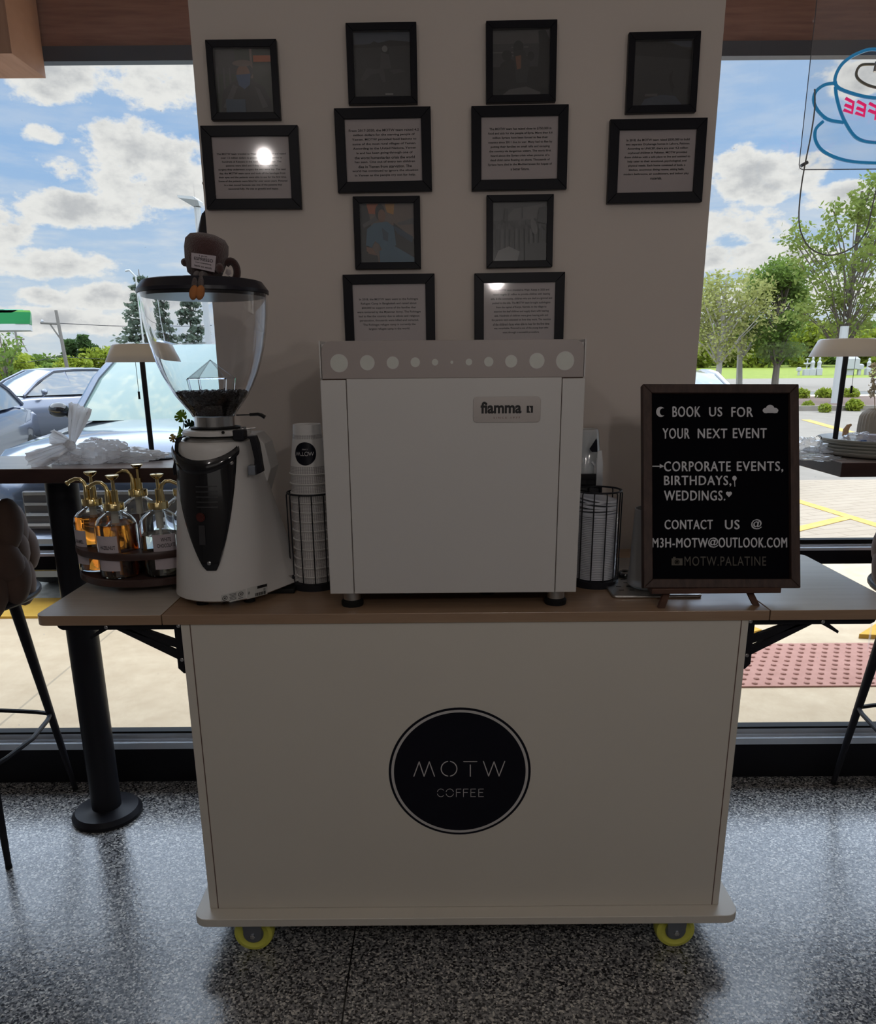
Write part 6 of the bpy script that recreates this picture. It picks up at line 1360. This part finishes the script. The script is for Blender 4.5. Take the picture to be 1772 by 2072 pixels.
for z_, r_ in ((0, .048), (.01, .052), (.04, .056), (.08, .056), (vt-.022, .054), (vt-.010, .048), (vt-.003, .038), (vt, .035), (vt-.004, .032), (.02, .03)):
    secs.append([(vx+(r_+(.0016*math.cos(i*PI/1.5) if r_ > .035 else 0))*math.cos(2*PI*i/n), 2.36+(r_+(.0016*math.cos(i*PI/1.5) if r_ > .035 else 0))*math.sin(2*PI*i/n), TZ+z_) for i in range(n)])
m.loft(secs); m.build('vase_body', M_vase, vs_, smooth=60)
dg_ = thing('dried_grass', 'dried pampas grass standing in the ribbed vase', 'dried flowers', (vx, 2.36, TZ+vt)); rnd = random.Random(6)
for k in range(6):
    a_ = rnd.uniform(-.03, .03); b_ = rnd.uniform(-.02, .02); m = MB(); m.tube([(vx+a_*.2, 2.36, TZ+.05), (vx-.012+a_*.4, 2.36+b_, TZ+vt+.03), (vx-.012+a_, 2.36+b_, TZ+vt+.09)], .0012, 6); st_ = m.build('stem', M_straw, dg_)
    m = MB(); leaves(m, [Vector((vx-.012+a_*(.6+.5*g), 2.36+b_, TZ+vt+.035+.10*g))+Vector((rnd.gauss(0, .005), rnd.gauss(0, .005), 0)) for g in [rnd.random() for _ in range(160)]], .006, rnd, -.4); m.build('plume', mat('pampas_cream', (.62, .56, .44), .9), st_, flat=True)
q = at(1715, 897, Y=2.30); m = MB(); pts = [at(x_, y_, Y=2.30) for x_, y_ in ((1717, 899), (1713, 889), (1710, 880), (1711, 870), (1716, 862), (1722, 859))]; m.tube(pts, [.0085, .0085, .0088, .008, .006, .003], 12)
wr_ = thing('wooden_ornament', 'curved pale driftwood ornament standing behind the top plate', 'ornament', tuple(pts[0])); m.build('wood_body', M_woodring, wr_)

# ============================================================ BAR STOOLS
def stool(cx, cy, face, label, flip=1):
    root = thing('bar_stool', label, 'bar stool', (cx, cy, 0), 'braided velvet bar stools'); SZ = .785; ncol = 11
    D = lambda a_, r_, z: (cx+r_*math.cos(R(a_+face)), cy+r_*math.sin(R(a_+face)), z)
    m = MB(); rr_ = .228; sdx, sdy = .045*math.cos(R(face)), .045*math.sin(R(face))
    m.lathe([(0, 0), (rr_-.03, 0), (rr_, .02), (rr_+.006, .045), (rr_-.004, .075), (rr_-.03, .092), (rr_-.08, .098), (0, .10)], (cx-sdx, cy-sdy, SZ+.006), 48, cap=False); m.build('seat', M_velvet2, root, smooth=80)
    m = MB(); m.tube([(cx-sdx*.6+.268*math.cos(2*PI*i/48), cy-sdy*.6+.262*math.sin(2*PI*i/48), SZ) for i in range(48)], .0105, 10, closed=True); m.lathe([(0, -.004), (.25, -.004), (.25, .004), (0, .004)], (cx-sdx*.6, cy-sdy*.6, SZ), 40, cap=False); m.build('seat_ring', M_blackmetal, root)
    m = MB(); rb = .245
    for c in range(ncol):
        a_ = -100+200*c/(ncol-1)
        for r_ in range(3):
            z = SZ+.045+.088*r_+(.044 if c % 2 else 0)*.6; 
            if r_ == 2: z -= .015
            p = Vector(D(a_+(7 if r_ % 2 else -5), rb-.004+(.014 if (c+r_) % 2 else -.004), z))
            M_ = Matrix.Rotation(R(a_+face), 3, 'Z') @ Matrix.Rotation(R(24 if (r_ % 2) else -18)*flip, 3, 'X')
            m.ball(p, (.040, .055, .082), 18, M=M_)
    m.build('braided_backrest', M_velvet, root, smooth=80)
    m = MB(); m.tube([D(a_, rb+.035, SZ+.01) for a_ in (0,)]+[D(0, rb+.045, SZ+.09), D(0, rb+.02, SZ+.2)], .006, 8); m.tube([D(-112+224*i/30, rb-.012, SZ+.258) for i in range(31)], .009, 8); m.build('back_frame', M_blackmetal, root)
    m = MB(); c_ = Vector(D(4, rb+.052, SZ+.06)); T = Matrix.Translation(c_) @ Matrix.Rotation(R(face+90), 4, 'Z'); m.box((-.025, -.001, -.008), (.025, .001, .008), T=T); m.build('maker_tag', M_letter, root, flat=True)
    feet = [(cx+.21*sx, cy+.225*sy) for sx, sy in ((1, 1), (-1, 1), (-1, -1), (1, -1))]; kn = []
    for (fx, fy) in feet:
        t_ = Vector((cx+(fx-cx)*.72, cy+(fy-cy)*.55, SZ-.006)); f_ = Vector((fx, fy, .012)); m = MB(); m.tube([t_, t_.lerp(f_, .06), t_.lerp(f_, .5), f_], [.020, .019, .0145, .009], 16); lg_ = m.build('leg', M_blackmetal, root)
        m = MB(); m.lathe([(.007, 0), (.010, .002), (.009, .014)], (fx, fy, 0), 12); m.build('glide', M_rubber, lg_); kn.append(t_.lerp(f_, .60))
    m = MB(); pts = []
    for i in range(4):
        a, b = kn[i], kn[(i+1) % 4]; mid = (a+b)/2; out = (mid-Vector((cx, cy, mid.z))).normalized()*.03
        pts += [a, a.lerp(b, .15)+out*.5, mid+out, a.lerp(b, .85)+out*.5]
    m.tube(pts, .0075, 8, closed=True); m.build('footrest', M_blackmetal, root)
stool(-1.522, 2.262, -78, 'brown braided velvet bar stool at the left window table')
stool(1.628, 2.262, -102, 'brown braided velvet bar stool at the right window table', -1)

# ============================================================ NEON SIGN
NY = 2.40
a = at(1650, 0, Y=NY); b_ = at(1616, 343, Y=NY)
ns = thing('neon_sign', 'coffee cup neon sign on a clear panel hanging in the right window', 'neon sign', (1.35, NY, b_.z))
m = MB(); m.box((b_.x+.0, NY, b_.z), (b_.x+.62, NY+.004, 2.62)); m.build('acrylic_panel', M_acryl, ns, bevel=.0008, flat=True)
M_pe = mat('panel_edge', (.10, .11, .13), .3)
m = MB(); m.tube([(b_.x, NY+.002, 2.62), (b_.x, NY+.002, b_.z+.012), (b_.x+.004, NY+.002, b_.z+.003), (b_.x+.012, NY+.002, b_.z), (b_.x+.62, NY+.002, b_.z)], .0012, 6); m.build('panel_edge', M_pe, ns)
M_nb = mat('blue_neon_tube', (.03, .22, .42), .15, emit=(.02, .25, .55), es=.35, coat=1); M_np = mat('pink_neon_tube', (.75, .02, .15), .2, emit=(.9, .02, .18), es=.5, coat=1); M_ns = mat('silver_neon_tube', (.35, .35, .30), .2, metal=.5)
def nt(pts, r_, mm, nm='neon_tube', smooth=True, closed=False, dy=-.012):
    P_ = [at(x, y, Y=NY+dy) for x, y in pts]
    if smooth:
        out = []; n = len(P_)
        for i in range(n if closed else n-1):
            p0, p1, p2, p3 = (P_[(i-1) % n] if closed or i else P_[0]), P_[i], P_[(i+1) % n], (P_[(i+2) % n] if closed or i+2 < n else P_[-1])
            for k in range(6):
                t_ = k/6; out.append(.5*((2*p1)+(-p0+p2)*t_+(2*p0-5*p1+4*p2-p3)*t_*t_+(-p0+3*p1-3*p2+p3)*t_**3))
        if not closed: out.append(P_[-1])
        P_ = out
    m = MB(); m.tube(P_, r_, 10, closed=closed); return m.build(nm, mm, ns)
nt([(1826, 118), (1772, 100), (1735, 108), (1705, 128), (1690, 155), (1693, 175), (1720, 188), (1765, 198), (1815, 196), (1850, 175), (1852, 145)], .0045, M_nb, closed=True)
nt([(1690, 175), (1692, 195), (1700, 225), (1712, 252), (1730, 277), (1755, 287), (1790, 286), (1820, 262), (1842, 220), (1850, 175)], .0045, M_nb)
nt([(1692, 168), (1668, 172), (1650, 186), (1646, 205), (1655, 225), (1675, 242), (1706, 248)], .0045, M_nb)
nt([(1665, 246), (1650, 262), (1650, 285), (1665, 306), (1700, 322), (1745, 329), (1800, 328), (1850, 312)], .0045, M_nb)
nt([(1768, 130), (1742, 132), (1732, 148), (1738, 162), (1760, 174), (1790, 178), (1815, 166)], .0035, M_ns)
# mirrored letters COFFEE in pink, the last ones in frame
def ltr(x, y, wx, hy, s_):
    P1 = lambda u, v: (x+u*wx-v*2, y+v*hy+u*3)
    nt([P1(-1, -1), P1(.9, -.8), P1(.95, .85), P1(-1, .8)] if s_ == 'E' else [P1(-1, -1), P1(.9, -.8), P1(.95, 1)], .0040, M_np, 'neon_letter', smooth=False, dy=-.016)
    nt([P1(-.9, .0), P1(.9, .05)], .0040, M_np, 'neon_letter', smooth=False, dy=-.016)
ltr(1717, 215, 8.5, 13, 'E'); ltr(1741, 221, 8.5, 13, 'E'); ltr(1765, 226, 8.5, 14, 'F'); ltr(1789, 226, 8.5, 14, 'F')
for cx_, cut in ((1812, 0), (1834, 70)): nt([(cx_-9*math.cos(R(a_)), 223-13*math.sin(R(a_))) for a_ in range(180+cut, 540-cut, 24)], .0040, M_np, 'neon_letter', dy=-.016, closed=not cut)
q = at(1627, 332, Y=NY-.006); m = MB(); T = Matrix.Translation(q) @ Matrix.Rotation(R(62), 4, 'Y'); m.lathe([(.0045, -.010), (.0045, .010)], n=14, T=T); m.build('standoff', M_zinc, ns)
q = at(1772, 135, Y=NY-.006); m = MB(); m.lathe([(.006, -.012), (.004, .012)], n=14, T=Matrix.Translation(q)); m.build('tube_support', M_steel, ns)
m = MB(); W_ = [at(x, y, Y=NY-.02) for x, y in ((1648, 180), (1648, 220), (1640, 275), (1628, 335), (1620, 385), (1616, 440), (1622, 475), (1640, 503), (1672, 516), (1705, 511), (1735, 492), (1754, 462), (1764, 420), (1775, 375), (1790, 320))]
out = []
for i in range(len(W_)-1):
    p0, p1, p2, p3 = W_[max(i-1, 0)], W_[i], W_[i+1], W_[min(i+2, len(W_)-1)]
    for k in range(5): t_ = k/5; out.append(.5*((2*p1)+(-p0+p2)*t_+(2*p0-5*p1+4*p2-p3)*t_*t_+(-p0+3*p1-3*p2+p3)*t_**3))
m.tube(out+[W_[-1]], .0020, 8); m.build('power_wire', mat('grey_wire', (.22, .23, .22), .4), ns)
